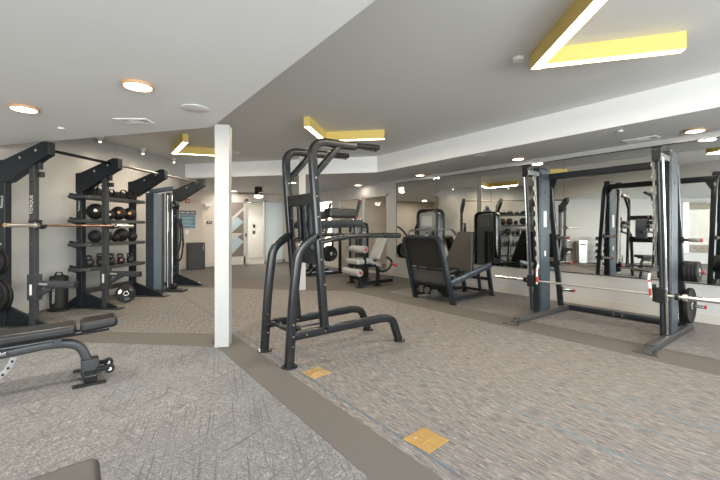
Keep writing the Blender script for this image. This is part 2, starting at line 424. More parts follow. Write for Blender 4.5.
struct('window_6', MB().box((5.25, fy, 1.2), (.62, .008, 2.3)), GLASS)
struct('window_7', MB().box((5.99, fy, 1.22), (.72, .012, 2.2)), FROSTL)
# corridor behind
mb = MB(); mb.b2((4.1, 16.4, 0), (7.2, 16.5, 2.6)); mb.b2((4.0, 13.62, 0), (4.1, 16.5, 2.6)); mb.b2((7.1, 13.7, 0), (7.2, 16.4, 2.6))
struct('wall_corridor', mb, WALL)
wallbox('ceiling_corridor', (4.0, 13.62, 2.6), (7.2, 16.5, 2.7), CEILLOW)
struct('door_2', MB().box((5.65, 16.38, 1.05), (.30, .03, 2.1)), BROWNG)
for z, lb in ((1.42, 'upper'), (1.15, 'lower')):
    single('wall_plate', MB().box((6.28, 16.385, z), (.12, .02, .16)), STEEL, 'small dark plate on the corridor wall, the %s of the stacked two' % lb, 'switch', 'corridor wall plates', bevel=.005)

# ------------------------------------------------------------------ mirrors
seams = [7.60, 6.17, 4.67, 3.19, 1.70, .20, -1.30]
where = ['farthest, next to the glazed partition, with the exit light in it', 'behind the weight stack of the leg press', 'between the leg press and the lifting frame with the long bar', 'seen between the two towers of the barbell machine', 'behind the near tower and its stacked discs']
for i in range(6):
    y1, y0 = seams[i], seams[i + 1]
    o = single('wall_mirror', MB().box((XR - .008, (y0 + y1) / 2, 1.54), (.012, y1 - y0 - .006, 1.99)), MIRROR,
               'tall frameless mirror panel, ' + (where[i] if i < 5 else 'the last one, past the near tower of the barbell machine'), 'mirror', 'mirror panels along the right wall')
mb = MB(); mb.b2((XR - .02, -1.3, .53), (XR, 7.6, .543)); mb.b2((XR - .02, -1.3, 2.536), (XR, 7.6, 2.55)); mb.b2((XR - .02, 7.6, .53), (XR, 7.612, 2.55))
struct('trim_2', mb, mat('black_channel', (.03, .03, .03), .4))

# ------------------------------------------------------------------ columns
def column(x, y, w, zt, rz, name, label):
    mb = MB().box((0, 0, zt / 2 - .001), (w, w, zt - .003)); pass
    o = finish(mb, name, COLM); o.location = (x, y, 0); o.rotation_euler = (0, 0, rz); o['kind'] = 'structure'; return o
column(1.285, 4.275, .150, ZL, -math.radians(29.7), 'column_near', '')
column(3.82, 7.18, .14, ZU, -math.radians(29.7), 'column_far', '')

# ================================================================== CEILING FITTINGS
def area(loc, e, size, col=(1, .91, .80), rot=(0, 0, 0), shape='DISK', sy=None):
    l = bpy.data.lights.new('lamp', 'AREA'); l.shape = shape; l.size = size; l.energy = e; l.color = col
    if sy: l.size_y = sy
    o = bpy.data.objects.new('lamp_light', l); C.objects.link(o); o.location = loc; o.rotation_euler = rot; return o
def downlight(x, y, z, r, label, e=26, group='round downlights', rim=LRIM, h=.03):
    t = Thing('ceiling_downlight', label, 'light', (x, y, z), group=group)
    t.part('rim', MB().lathe((x, y, z), [(r * .9, -.001), (r, -.004), (r, -h + .006), (r * .95, -h), (r * .9, -h + .004)]), rim)
    t.part('lens', MB().lathe((x, y, z), [(r * .9, -.002), (r * .9, -h + .006), (r * .7, -h - .002), (.001, -h - .004)]), LAMP)
    if e: area((x, y, z - h - .012), e, r * 1.6)
def Gz(u, v, z):
    Y = (1.3 - z) * 375 / (v - 229); X = (u - 360) / 375 * Y
    return X * CS + Y * SN, -X * SN + Y * CS
downlight(*Gz(138, 84, ZL), ZL, .115, 'round downlight in the low white ceiling above the air vent', 26)
downlight(*Gz(24, 107, ZL), ZL, .115, 'round downlight in the low white ceiling at the far left', 26)
downlight(*Gz(695, 129.5, ZS), ZS, .115, 'round downlight in the grey soffit above the near tower of the barbell machine', 10)
downlight(*Gz(518, 158, ZS), ZS, .115, 'round downlight in the grey soffit above the far tower of the barbell machine', 10)
downlight(*Gz(420, 174.5, ZS), ZS, .115, 'round downlight in the grey soffit above the far end of the mirrors', 5)
downlight(*Gz(358, 184.5, ZS), ZS, .115, 'round downlight in the grey soffit above the glazed partition', 3)
downlight(*Gz(293, 182, ZS), ZS, .10, 'round downlight in the far soffit behind the pull-up tower', 20)
downlight(*Gz(234, 190.5, ZS), ZS, .11, 'round downlight in the far soffit just right of the white column', 20)
for x, y in ((-2.0, 1.0), (-4.6, 1.0), (-.3, -2.0), (-4.5, -2.2), (-1.6, 3.6)):  # added out of view for their light; some show in the mirrors
    downlight(x, y, ZL, .115, 'round downlight in the low white ceiling, added out of direct view for its light', 26)
for x, y in ((6.5, .1), (6.5, -2.4), (1.2, 12.0)):
    downlight(x, y, ZS, .115, 'round downlight in the grey soffit, out of direct sight', 22)
# small spots by the left wall
for (u, v), lb in (((95.7, 137.5), 'nearest to the overhead rack beams'), ((138, 150), 'in the middle of the row'), ((170, 159), 'beneath the far yellow light fixture')):
    s_, t_ = None, .22
    x, y = Gz(u, v, ZU - .02)
    a, b = x + 4.185, y - 4.185; ss = (a + b) * .7071; p = L(ss, .22)
    t = Thing('ceiling_spotlight', 'small white spotlight along the left wall, ' + lb, 'light', (p.x, p.y, ZU), group='small spotlights along the left wall')
    t.part('housing', MB().lathe((p.x, p.y, ZU), [(.055, -.001), (.055, -.03), (.035, -.04), (.03, -.10), (.024, -.102)]), WHITE)
    t.part('lens', MB().ball((p.x, p.y, ZU - .095), .024), LAMP)
    l = bpy.data.lights.new('spot', 'SPOT'); l.energy = 6; l.spot_size = 1.9; l.spot_blend = .8; l.color = (1, .86, .7); l.shadow_soft_size = .05
    o = bpy.data.objects.new('spot_light', l); C.objects.link(o); o.location = (p.x, p.y, ZU - .13)

def vfix(apex, e1, e2, label, wd=.10, h=.15, en=26):
    """two straight arms meeting at a point, yellow sides, glowing lens below"""
    t = Thing('angular_ceiling_light', label, 'light', (apex[0], apex[1], ZU - h), group='yellow angular ceiling lights')
    A = Vector((apex[0], apex[1], 0))
    for i, e in enumerate((e1, e2)):
        E_ = Vector((e[0], e[1], 0)); d = (E_ - A); ln = d.length; d.normalize(); n = Vector((-d.y, d.x, 0))
        s0 = 0 if i == 0 else 0
        other = Vector(((e2, e1)[i][0], (e2, e1)[i][1], 0)) - A
        if n.dot(other) < 0: n = -n
        # body occupies from the measured outer line inwards
        zb = ZU - h
        z0, z1 = zb + .0, ZU - .001
        cc = A + d * ln / 2 + n * wd / 2
        st = 0 if i == 0 else wd * .55
        w8 = .006
        mb = MB()
        rz = math.atan2(d.y, d.x)
        c1 = A + d * (ln + st) / 2 + n * (w8 / 2); mb.box((c1.x, c1.y, (z0 + z1) / 2), (ln - st, w8, z1 - z0), rz)
        c2 = A + d * (ln + st) / 2 + n * (wd - w8 / 2); mb.box((c2.x, c2.y, (z0 + z1) / 2), (ln - st, w8, z1 - z0), rz)
        c3 = A + d * (ln - w8 / 2) + n * wd / 2; mb.box((c3.x, c3.y, (z0 + z1) / 2), (w8, wd, z1 - z0), rz)
        c4 = A + d * (st + w8 / 2) + n * wd / 2; mb.box((c4.x, c4.y, (z0 + z1) / 2), (w8, wd, z1 - z0), rz)
        arm = t.part('arm', mb, YEL)
        cm = A + d * (ln + st) / 2 + n * wd / 2
        t.part('lens', MB().box((cm.x, cm.y, z0 + .012), (ln - st - 2 * w8, wd - 2 * w8, .018), rz), LED, arm)
        area((cm.x, cm.y, z0 - .012), en, ln - st - .05, (1, .85, .64), (0, 0, rz), 'RECTANGLE', wd - .02)
a = Gz(530, 54.4, ZU); vfix(a, Gz(574.5, 0, ZU) if False else (a[0] + (Gz(573.7, 1.9, ZU)[0] - a[0]) * 1.45, a[1] + (Gz(573.7, 1.9, ZU)[1] - a[1]) * 1.45), Gz(681, 36.4, ZU), 'yellow angular light fixture with glowing strips, the largest, at the top right')
vfix(Gz(322.5, 133.5, ZU), Gz(303.5, 116.7, ZU), Gz(385, 131, ZU), 'yellow angular light fixture above the pull-up tower')
vfix(Gz(171, 146.5, ZU), Gz(182.5, 133.5, ZU), Gz(231, 150, ZU), 'yellow angular light fixture partly behind the white column')

def disc(name, x, y, z, r, h, label, cat, m=WHITE):
    return single(name, MB().lathe((x, y, z), [(r * .9, -.001), (r, -.003), (r, -h * .6), (r * .85, -h), (.001, -h)]), m, label, cat)
disc('ceiling_speaker', *Gz(195, 108, ZL), ZL, .125, .012, 'flat round white speaker in the low ceiling near the column', 'speaker')
disc('smoke_detector', *Gz(518, 57.5, ZU), ZU, .055, .035, 'small round white detector left of the large yellow light', 'smoke detector')
disc('ceiling_speaker', *Gz(234, 152.5, ZU), ZU, .12, .012, 'round white speaker in the grey ceiling just right of the column', 'speaker')
disc('ceiling_speaker', *Gz(480, 155.5, ZS), ZS, .11, .012, 'round white speaker in the grey soffit over the mirrors', 'speaker')
disc('ceiling_speaker', *Gz(370, 182, ZS), ZS, .13, .012, 'flat white disc in the soffit beside the glazed partition', 'speaker')
disc('sprinkler_head', *Gz(620, 130.5, ZS), ZS, .035, .02, 'tiny white sprinkler cover in the soffit left of the air vent', 'sprinkler')
disc('sprinkler_head', *Gz(61, 127.5, ZL), ZL, .035, .02, 'tiny white sprinkler cover in the low ceiling above the rack', 'sprinkler')

def vent(u, v, z, w, d, rz, label):
    x, y = Gz(u, v, z)
    t = Thing('air_vent', label, 'vent', (0, 0, 0), frame='N'); t.root.location = (x, y, z); t.root.rotation_euler = (0, 0, rz)
    mb = MB(); f = .022
    mb.box((0, d / 2 - f / 2, -.006), (w, f, .011)); mb.box((0, -d / 2 + f / 2, -.006), (w, f, .011)); mb.box((w / 2 - f / 2, 0, -.006), (f, d - 2 * f, .011)); mb.box((-w / 2 + f / 2, 0, -.006), (f, d - 2 * f, .011))
    t.part('frame', mb, WHITE)
    t.part('backing', MB().box((0, 0, -.002), (w - 2 * f, d - 2 * f, .003)), mat('vent_dark', (.08, .08, .08), .7))
    mb = MB()
    for k in range(4): mb.box((-w / 2 + f + (w - 2 * f) * (k + .5) / 9, 0, -.007), (.006, d - 2 * f, .009), 0, 0, .5)
    for k in range(3): mb.box(((w - 2 * f) / 14, (k - 1) * (d - 2 * f) / 3.4, -.007), ((w - 2 * f) / 2.4, .007, .009))
    for k in range(3): mb.box((w / 2 - f - (w - 2 * f) * (k + .5) / 9, 0, -.007), (.006, d - 2 * f, .009), 0, 0, -.5)
    t.part('louver', mb, WHITE)
vent(134, 120.5, ZL, .34, .17, -math.radians(36), 'white rectangular air vent in the low left ceiling')
vent(641, 139, ZS, .42, .20, -math.radians(90), 'white rectangular air vent in the grey soffit over the mirrors')

# ceiling fan
x, y = Gz(258.5, 187, ZS)
t = Thing('ceiling_fan', 'black drum ceiling fan with a lamp beneath, in front of the glass doors', 'fan', (x, y, ZS))
t.part('housing', MB().lathe((x, y, ZS), [(.115, -.001), (.12, -.01), (.12, -.26), (.11, -.27)]), mat('black_gloss', (.015, .015, .015), .3))
t.part('lamp_lens', MB().lathe((x, y, ZS), [(.13, -.27), (.135, -.285), (.12, -.33), (.05, -.345), (.001, -.346)]), LAMP)
for k in range(3):
    a = math.radians(20 + 120 * k); cx, cy = x + .38 * math.cos(a), y + .38 * math.sin(a)
    t.part('blade', MB().box((cx, cy, ZS - .2), (.56, .11, .012), a, .2), mat('brown_blade', (.06, .045, .035), .4), bevel=.004)
area((x, y, ZS - .37), 20, .2)

# ================================================================== WALL FITTINGS FAR LEFT
def wbox(name, x, y, z, w, d, h, m, label, cat, bevel=.004): return single(name, MB().box((x, y, z), (w, d, h)), m, label, cat, bevel=bevel)
t = Thing('fire_alarm', 'small red fire alarm high on the far left wall', 'fire alarm', (2.79, 13.07, 2.14))
t.part('body', MB().box((2.79, 13.076, 2.21), (.13, .05, .12)), RED, bevel=.006)
t.part('strobe', MB().box((2.79, 13.045, 2.20), (.06, .012, .04)), WHITE)
t = Thing('emergency_light', 'white two-headed emergency light high on the wall left of the column', 'emergency light', (3.53, 13.45, 2.07))
t.part('body', MB().box((3.53, 13.47, 2.13), (.20, .062, .09)), WHITE, bevel=.008)
for dx in (-.07, .07): t.part('lamp_head', MB().cyl((3.53 + dx, 13.44, 2.09), (3.53 + dx, 13.39, 2.075), .035), WHITE)
t = Thing('wall_poster', 'blue gym poster with a dark header on the far left wall', 'poster', (2.80, 13.09, 1.34))
t.part('sheet', MB().box((2.80, 13.094, 1.54), (.46, .008, .42)), POSTERB)
t.part('header', MB().box((2.80, 13.088, 1.83), (.50, .012, .13)), POSTERH)
t.part('backing', MB().box((2.80, 13.096, 1.60), (.52, .006, .62)), TRIM)
mb = MB()
for k in range(7): mb.box((2.80 - .02 * (k % 3), 13.088, 1.68 - k * .045), (.34 - .05 * (k % 3), .004, .012))
for k in range(3): mb.box((2.65 + .15 * k, 13.080, 1.83), (.11, .004, .035))
t.part('text_lines', mb, POSTERT)
wbox('wall_plate', 2.78, 13.092, 1.2, .11, .014, .12, WHITE, 'white wall plate beneath the blue poster', 'switch')
t = Thing('room_sign', 'small black room sign left of the column', 'sign', (3.58, 13.49, 1.49))
t.part('plate', MB().box((3.58, 13.49, 1.53), (.17, .014, .09)), STEEL, bevel=.003)
t.part('marks', MB().box((3.56, 13.481, 1.535), (.05, .003, .03)).box((3.61, 13.481, 1.535), (.03, .003, .03)), LABELW)
t = Thing('low_cabinet', 'dark charcoal cabinet standing under the blue poster', 'cabinet', (3.0, 12.88, 0))
t.part('body', MB().box((3.0, 12.9, .43), (.50, .34, .86)), DARKW, bevel=.006)
t.part('door', MB().box((3.0, 12.72, .43), (.48, .018, .83)), DARKW, bevel=.004)
t.part('handle', MB().box((3.19, 12.70, .70), (.025, .02, .20)), CHROME, bevel=.004, label='chrome handle')
# exit light box set on the face of the first mirror panel
single('exit_light', MB().box((XR - .03, 7.42, 2.37), (.035, .17, .11)), mat('lit_white', (.8, .8, .78), .4, emit=(1, 1, .95), es=.5), 'white box emergency light at the top of the farthest mirror', 'emergency light', bevel=.004)

# floor boxes
for pts, lb in (([(303, 372), (317, 367.5), (330, 373.5), (315, 379)], 'brass floor outlet plate beside the front foot of the pull-up tower'),
                ([(403, 436.5), (422, 428.5), (449, 443.5), (431, 454)], 'brass floor outlet plate alone on the open carpet, away from any machine')):
    P4 = [Gc(*p) for p in pts]; cx = sum(p[0] for p in P4) / 4; cy = sum(p[1] for p in P4) / 4
    t = Thing('floor_outlet', lb, 'outlet', (cx, cy, 0), group='brass floor outlets')
    t.part('plate', MB().box((cx, cy, .003), (.20, .20, .005), .10), GOLD, bevel=.002)
    t.part('flap', MB().box((cx - .025, cy + .02, .007), (.09, .09, .003), .10), GOLD, bevel=.001)
    t.part('latch', MB().box((cx - .045, cy + .045, .0098), (.022, .014, .003), .10), SILVER, bevel=.001)
# ================================================================== PULL-UP AND DIP TOWER
def bolt(t, p, side, r=.009, h=.008, m=None, parent=None):
    side = Vector(side); t.part('bolt', MB().cyl(Vector(p), Vector(p) + side * h, r, n=8), m or CHROME, parent)
t = Thing('pull_up_tower', 'tall black pull-up and dip tower in the middle of the floor', 'exercise machine', (2.2, 3.515, 0))
BN, BF = 3.22, 3.81
rp = rect(.066, .082, .015, 3); rs = rect(.06, .065, .018, 3)
for b, io in ((BN, 1), (BF, -1)):
    leg = [(1.575, b, .012), (1.61, b, .60), (1.672, b, 1.11), (1.875, b, 1.235)]
    t.part('front_leg', MB().sweep(fillet(leg, [.3, .13], 8), rp), STEEL)
    up = [(1.962, b, .30), (1.865, b, 1.45), (1.812, b, 2.165), (2.22, b, 2.17), (2.34, b, 2.18)]
    ug = t.part('upright', MB().sweep(fillet(up, [.3, .17, .1], 8), rp), STEEL)
    t.part('brace', MB().sweep([(1.845, b, 1.83), (2.13, b, 2.15)], rs), STEEL)
    h = t.part('pull_up_handle', MB().sweep([(2.30, b, 2.182), (2.66, b, 2.205)], circ(.030)), RUBBER)
    mb = MB()
    for k in range(5): mb.cyl((2.46 + k * .04, b, 2.155), (2.46 + k * .04, b, 2.185), .014, n=10)
    t.part('grip_ridge', mb, RUBBER, h)
    rail = [(1.60, b, .285), (2.74, b, .30), (2.865, b, .27), (2.965, b, .015)]
    t.part('base_rail', MB().sweep(fillet(rail, [.15, .12], 8), rp), STEEL)
    t.part('foot_plate', MB().lathe((1.575, b, 0), [(.075, .001), (.08, .005), (.075, .014)]), STEEL)
    t.part('foot_plate', MB().lathe((2.975, b, 0), [(.065, .001), (.07, .005), (.065, .014)]), STEEL)
    st = t.part('foot_step', MB().box((1.80, b + io * .08, .345), (.30, .055, .014)).box((1.70, b + io * .06, .325), (.04, .05, .03)), STEEL, bevel=.004)
    am = t.part('arm_beam', MB().sweep([(1.90, b, 1.345), (2.42, b, 1.365)], rect(.06, .085, .01)), STEEL)
    pd = MB().box((2.15, b + io * 0, 1.462), (.34, .13, .10)); t.part('arm_pad', pd, PAD, bevel=.028, seg=4)
    gr = t.part('hand_grip', MB().sweep([(2.345, b, 1.40), (2.405, b, 1.61)], circ(.018)), RUBBER)
    t.part('grip_ring', MB().cyl((2.350, b, 1.415), (2.353, b, 1.425), .019).cyl((2.403, b, 1.602), (2.406, b, 1.612), .019), RED, gr)
    t.part('grip_post', MB().cyl((2.345, b, 1.24), (2.345, b, 1.40), .02), STEEL)
    dip = [(1.89, b - io * .0, 1.16), (2.0, b - io * .03, 1.19), (2.30, b - io * .03, 1.232), (2.93, b - io * .03, 1.226)]
    t.part('dip_bar', MB().sweep(fillet(dip, [.05, .15], 6), circ(.026)), STEEL)
    t.part('dip_cap', MB().sweep([(2.70, b - io * .03, 1.229), (2.95, b - io * .03, 1.226)], circ(.030)), RUBBER)
    for (x, z) in ((1.60, .29), (1.60, .40), (1.597, .20), (1.90, 1.0), (1.885, 1.2), (1.865, 1.42), (1.85, 1.62), (1.94, .75), (1.84, 1.80), (1.74, .288), (1.95, .291)):
        bolt(t, (x, b - .035, z), (0, -1, 0))
ym = (BN + BF) / 2; wd = BF - BN - .07
t.part('upper_cross_plate', MB().box((1.856, ym, 1.60), (.05, wd, .12)), STEEL, bevel=.008)
t.part('lower_cross_plate', MB().box((1.905, ym, 1.02), (.05, wd, .15)), STEEL, bevel=.008)
t.part('front_cross_bar', MB().sweep([(1.615, BN + .02, .30), (1.66, BN + .12, .30), (1.66, BF - .12, .30), (1.615, BF - .02, .30)], rect(.04, .05, .008), (0, 0, 1)), STEEL)
t.part('back_post', MB().sweep([(1.90, ym + .06, 1.02), (1.86, ym + .06, 1.60)], rect(.06, .04)).sweep([(1.90, ym - .06, 1.02), (1.86, ym - .06, 1.60)], rect(.06, .04)), STEEL)
t.part('back_pad', MB().box((1.945, ym - .02, 1.31), (.06, .27, .52), 0, 0, -.03), mat('slate_vinyl', (.10, .12, .15), .42), bevel=.025, seg=3)
t.part('label_plate', MB().box((1.545 + .0, BF, .12), (.004, .04, .09), 0, 0, .05), LABELW)

# ================================================================== BARBELL MACHINE (guided bar)
t = Thing('smith_machine', 'tall guided barbell machine with two slate towers before the mirrors', 'exercise machine', (5.7, 2.12, 0))
BL, BR = 2.92, 1.38
for b, io in ((BL, -1), (BR, 1)):        # io points to the inside
    rb = 2.855 if b == BL else 1.345
    t.part('base_rail', MB().sweep([(4.83, rb, .04), (6.37, rb, .04)], rect(.085, .075, .008)), FOOTM)
    t.part('toe_plate', MB().prism([(4.67, rb - .11, .0015), (4.86, rb - .05, .0015), (4.86, rb + .05, .0015), (4.67, rb + .11, .0015)], (0, 0, .012)).prism([(4.73, rb - .045, .012), (4.73, rb + .045, .012), (4.85, rb + .045, .075), (4.85, rb - .045, .075)], (.02, 0, 0)), FOOTM)
    tw = t.part('tower', MB().b2((5.47, b - .05, .012), (5.79, b + .05, 2.215)), RACKD, bevel=.010)
    t.part('side_panel', MB().b2((5.515, b - .054, .06), (5.75, b - .049, 2.19)), BLUE, tw, bevel=.002, label='slate blue side panel')
    for k in range(7):
        for x in (5.495, 5.77): bolt(t, (x, b - .049, .30 + k * .3), (0, -1, 0), .008, .006, STEEL, tw)
    t.part('round_badge', MB().cyl((5.63, b - .053, 1.85), (5.63, b - .058, 1.85), .026), FOOTM, tw)
    t.part('head_cap', MB().b2((5.18, b - .05, 2.08), (5.48, b + .05, 2.15)), GREY, bevel=.012)
    t.part('pulley_housing', MB().cyl((5.20, b - .045, 2.19), (5.20, b + .045, 2.19), .045).box((5.2, b, 2.12), (.09, .08, .12)), STEEL, bevel=.004)
    t.part('guide_rod', MB().cyl((5.22, b - io * .045, 2.10), (5.39, b - io * .045, .09), .014), CHROME)
    t.part('cover_rod', MB().cyl((5.205, b - io * .005, 2.10), (5.375, b - io * .005, .10), .019), RACKD)
    bi = b + io * .065
    mb = MB().sweep([(5.31, bi, 2.08), (5.41, bi, .72)], rect(.012, .055, .002))
    for k in range(9):
        f = k / 8.7; x = 5.31 + .10 * f - .03; z = 1.98 - 1.26 * f
        mb.prism([(x, bi - .006, z), (x - .04, bi - .006, z + .045), (x - .035, bi - .006, z + .07), (x + .02, bi - .006, z + .11), (x + .02, bi - .006, z)], (0, .012, 0))
    t.part('catch_strip', mb, BEIGEM)
    # bar carriage
    cr = t.part('carriage', MB().box((5.345, b, .54), (.10, .10, .17)).box((5.345, bi, .56), (.05, .03, .20)), STEEL, bevel=.008)
    t.part('hook_lever', MB().sweep([(5.33, bi + io * .02, .50), (5.30, bi + io * .04, .72), (5.33, bi + io * .04, .78)], rect(.025, .015, .004)), LABELW, cr)
    t.part('red_stop', MB().box((5.325, bi + io * .03, .57), (.04, .025, .08)), RED, cr, bevel=.003)
    t.part('red_grip', MB().box((5.30, bi + io * .03, .70), (.06, .02, .02)), RED, cr, bevel=.003)
    for z in (.50, .60): bolt(t, (5.36, b - .051, z), (0, -1, 0), .012, .008, CHROME, cr)
    # rear upright with curved foot and horns
    up = [(5.80, b, 2.12), (5.90, b, 2.02), (5.96, b, 1.6), (6.24, b, .07)]
    t.part('rear_upright', MB().sweep(fillet(up, [.08, .2], 6), rect(.075, .075, .015)), RACKD)
    t.part('upright_face', MB().sweep([(5.975, b - .039, 1.40), (6.22, b - .039, .25)], rect(.004, .022, .0015)), GREY)
    t.part('gusset', MB().prism([(5.78, b + io * .03, 2.12), (5.92, b + io * .03, 1.90), (5.80, b + io * .17, 2.12)], (.012, 0, 0)), RACKD)
    for x, z in ((6.02, 1.165), (6.11, .77), (6.20, .33)):
        h = t.part('weight_horn', MB().cyl((x, b - .03, z), (x, b - .21, z), .022), CHROME)
        t.part('horn_cap', MB().cyl((x, b - .21, z), (x, b - .23, z), .024), RED, h)
        t.part('horn_collar', MB().cyl((x, b - .03, z), (x, b - .05, z), .042), RUBBER, h)
t.part('top_beam', MB().sweep([(5.80, BL + .02, 2.10), (5.80, BR - .02, 2.10)], rect(.09, .09, .012), (1, 0, 0)), RACKD)
t.part('rear_beam', MB().sweep([(6.32, BL - .03, .05), (6.32, BR + .03, .05)], rect(.09, .07, .01), (1, 0, 0)), RACKD)
for y in (2.18, 2.07):
    for z in (.035, .065): bolt(t, (6.275, y, z), (-1, 0, 0), .012, .012)
bar = t.part('barbell', MB().cyl((5.355, 3.06, .54), (5.355, 1.19, .54), .015), SILVER)
t.part('sleeve', MB().cyl((5.355, 3.05, .54), (5.355, 3.52, .54), .025), CHROME, bar)
t.part('sleeve', MB().cyl((5.355, 1.20, .54), (5.355, .72, .54), .025), CHROME, bar)
for y in (3.02, 3.10, 1.24, 1.17): t.part('collar', MB().cyl((5.355, y - .018, .54), (5.355, y + .018, .54), .036), STEEL if y in (3.02, 1.24) else SILVER, bar)
t.part('instruction_plate', MB().box((5.63, BL - .0552, 1.45), (.09, .003, .24)), LABELW)
t.part('instruction_plate', MB().box((5.63, BL - .0552, .93), (.05, .003, .08)), LABELW)

def plate(x, y, z, r, th, label, group, axis=(0, 1, 0), m=RUBBER, lip=True, parentless=True, ring=SILVER):
    """weight disc; x,y,z = centre of the face nearest -axis"""
    t = Thing('weight_plate', label, 'weight plate', (x, y, z - r), group=group)
    a = Vector(axis).normalized(); c = Vector((x, y, z))
    t.part('disc', MB().lathe(c, [(.026, 0), (.055, -.001), (.06, .004), (r * .76, .006), (r * .80, 0), (r * .97, -.001), (r, .006), (r, th - .006), (r * .97, th), (r * .8, th), (r * .76, th - .006), (.06, th - .004), (.055, th), (.026, th), (.026, 0)], a, 36), m)
    t.part('hub_ring', MB().lathe(c, [(.0255, -.003), (.045, -.003), (.045, .003), (.0255, .003), (.0255, -.003)], a, 24), ring)
    return t
plate(6.20, 1.285, .33, .225, .045, 'large black weight plate hung low on the near tower of the barbell machine', 'plates on the near tower')
for k in range(4):
    plate(6.11, 1.305 - .036 * k, .77, .13, .034, ['small black weight plate innermost of the four hung high on the near tower', 'small black weight plate second from the tower in the hung row of four', 'small black weight plate third from the tower in the hung row of four', 'small black weight plate outermost of the four hung high on the near tower'][k], 'plates on the near tower')

# ================================================================== LEG PRESS
t = Thing('leg_press', 'black leg press with a tall rounded end panel, beside the farthest mirrors', 'exercise machine', (5.8, 4.75, 0))
def lean(z): return 5.13 - .33 * z / 1.15
y0, y1 = 4.20, 5.09
# leaning end frame: tube around, panel inside
loop = fillet([(lean(.02), y0, .02), (lean(1.16), y0 + .02, 1.16), (lean(1.16), y1 - .02, 1.16), (lean(.02), y1, .02)], [.14, .14], 8)
t.part('end_frame', MB().sweep(loop, rect(.11, .05, .012), (1, 0, .29)), RACKD)
out = fillet([(lean(.62), y0 + .02, .62), (lean(1.14), y0 + .03, 1.14), (lean(1.14), y1 - .03, 1.14), (lean(.62), y1 - .02, .62)], [.13, .13], 8)
t.part('end_panel', MB().prism(out, (.045, 0, .012)), BLACKP, bevel=.006)
t.part('mid_panel', MB().prism([(lean(.34) + .02, y0 + .03, .34), (lean(.56) + .02, y0 + .03, .56), (lean(.56) + .02, y1 - .03, .56), (lean(.34) + .02, y1 - .03, .34)], (.03, 0, 0)), mat('panel_grey', (.055, .052, .05), .4), bevel=.004)
mb = MB()
for z in (.59, .32): mb.box((lean(z), (y0 + y1) / 2, z), (.05, y1 - y0 - .06, .03))
t.part('panel_bar', mb, STEEL, bevel=.006)
t.part('low_panel', MB().prism([(lean(.10) + .05, y0 + .04, .10), (lean(.30) + .05, y0 + .04, .30), (lean(.30) + .05, y1 - .04, .30), (lean(.10) + .05, y1 - .04, .10)], (.02, 0, 0)), RUBBER)
mb = MB().cyl((5.02, 4.72, .19), (5.06, 4.72, .19), .06).cyl((4.99, 4.52, .16), (5.06, 4.52, .16), .07).box((5.04, 4.86, .2), (.06, .08, .12)).box((5.3, 4.5, .14), (.5, .10, .08))
t.part('linkage', mb, FOOTM, bevel=.006)
for y in (4.99, 4.50):
    pts = [(4.83, y, 1.12), (4.85, y, 1.27), (5.45, y - .02, 1.30), (5.55, y - .02, 1.20)]
    t.part('handle_bar', MB().sweep(fillet(pts, .07, 6), circ(.019)), FOOTM)
for y in (y0, y1):
    t.part('side_beam', MB().sweep([(5.10, y + (.04 if y == y0 else -.04), .36), (6.42, 4.34 if y == y0 else 4.98, .60)], rect(.06, .11, .015)), BLUE)
    ye = 4.34 if y == y0 else 4.98
    t.part('rear_leg', MB().sweep([(6.34, ye, .55), (6.46, ye, .02)], rect(.06, .08, .012)), RACKD)
    t.part('inner_leg', MB().sweep([(6.02, ye, .49), (6.10, ye, .10)], rect(.05, .05, .01)), RACKD)
    t.part('floor_rail', MB().sweep([(5.13, y + (.04 if y == y0 else -.04), .085), (6.42, ye, .085)], rect(.05, .06, .01)), RACKD)
    for x, yy in ((5.13, y), (6.46, ye)): t.part('foot', MB().lathe((x, yy, 0), [(.06, .001), (.065, .006), (.05, .02)]), RUBBER)
t.part('cross_tie', MB().box((6.38, 4.66, .33), (.05, .62, .06)).box((6.42, 4.66, .085), (.05, .62, .05)), RACKD, bevel=.008)
# brown shield and seat carriage
t.part('brown_panel', MB().prism([(5.70, 4.26, .53), (5.78, 4.30, 1.25), (5.78, 4.62, 1.25), (5.70, 4.95, .53)], (.035, -.01, 0)), PADBROWNSHEEN, bevel=.010, label='brown upholstered panel')
t.part('panel_edge', MB().prism([(5.745, 4.245, .53), (5.825, 4.285, 1.25), (5.825, 4.61, 1.25), (5.745, 4.94, .53)], (.02, 0, 0)), RUBBER, bevel=.004)
t.part('seat', MB().box((5.38, 4.66, .52), (.48, .44, .09), 0, 0, -.10), PAD, bevel=.03, seg=3)
t.part('carriage_rail', MB().sweep([(5.15, 4.45, .42), (6.25, 4.45, .56)], circ(.016)).sweep([(5.15, 4.87, .42), (6.25, 4.87, .56)], circ(.016)), CHROME)
t.part('seat_tray', MB().box((5.75, 4.62, .49), (.55, .56, .045), 0, 0, -.13), STEEL, bevel=.012)
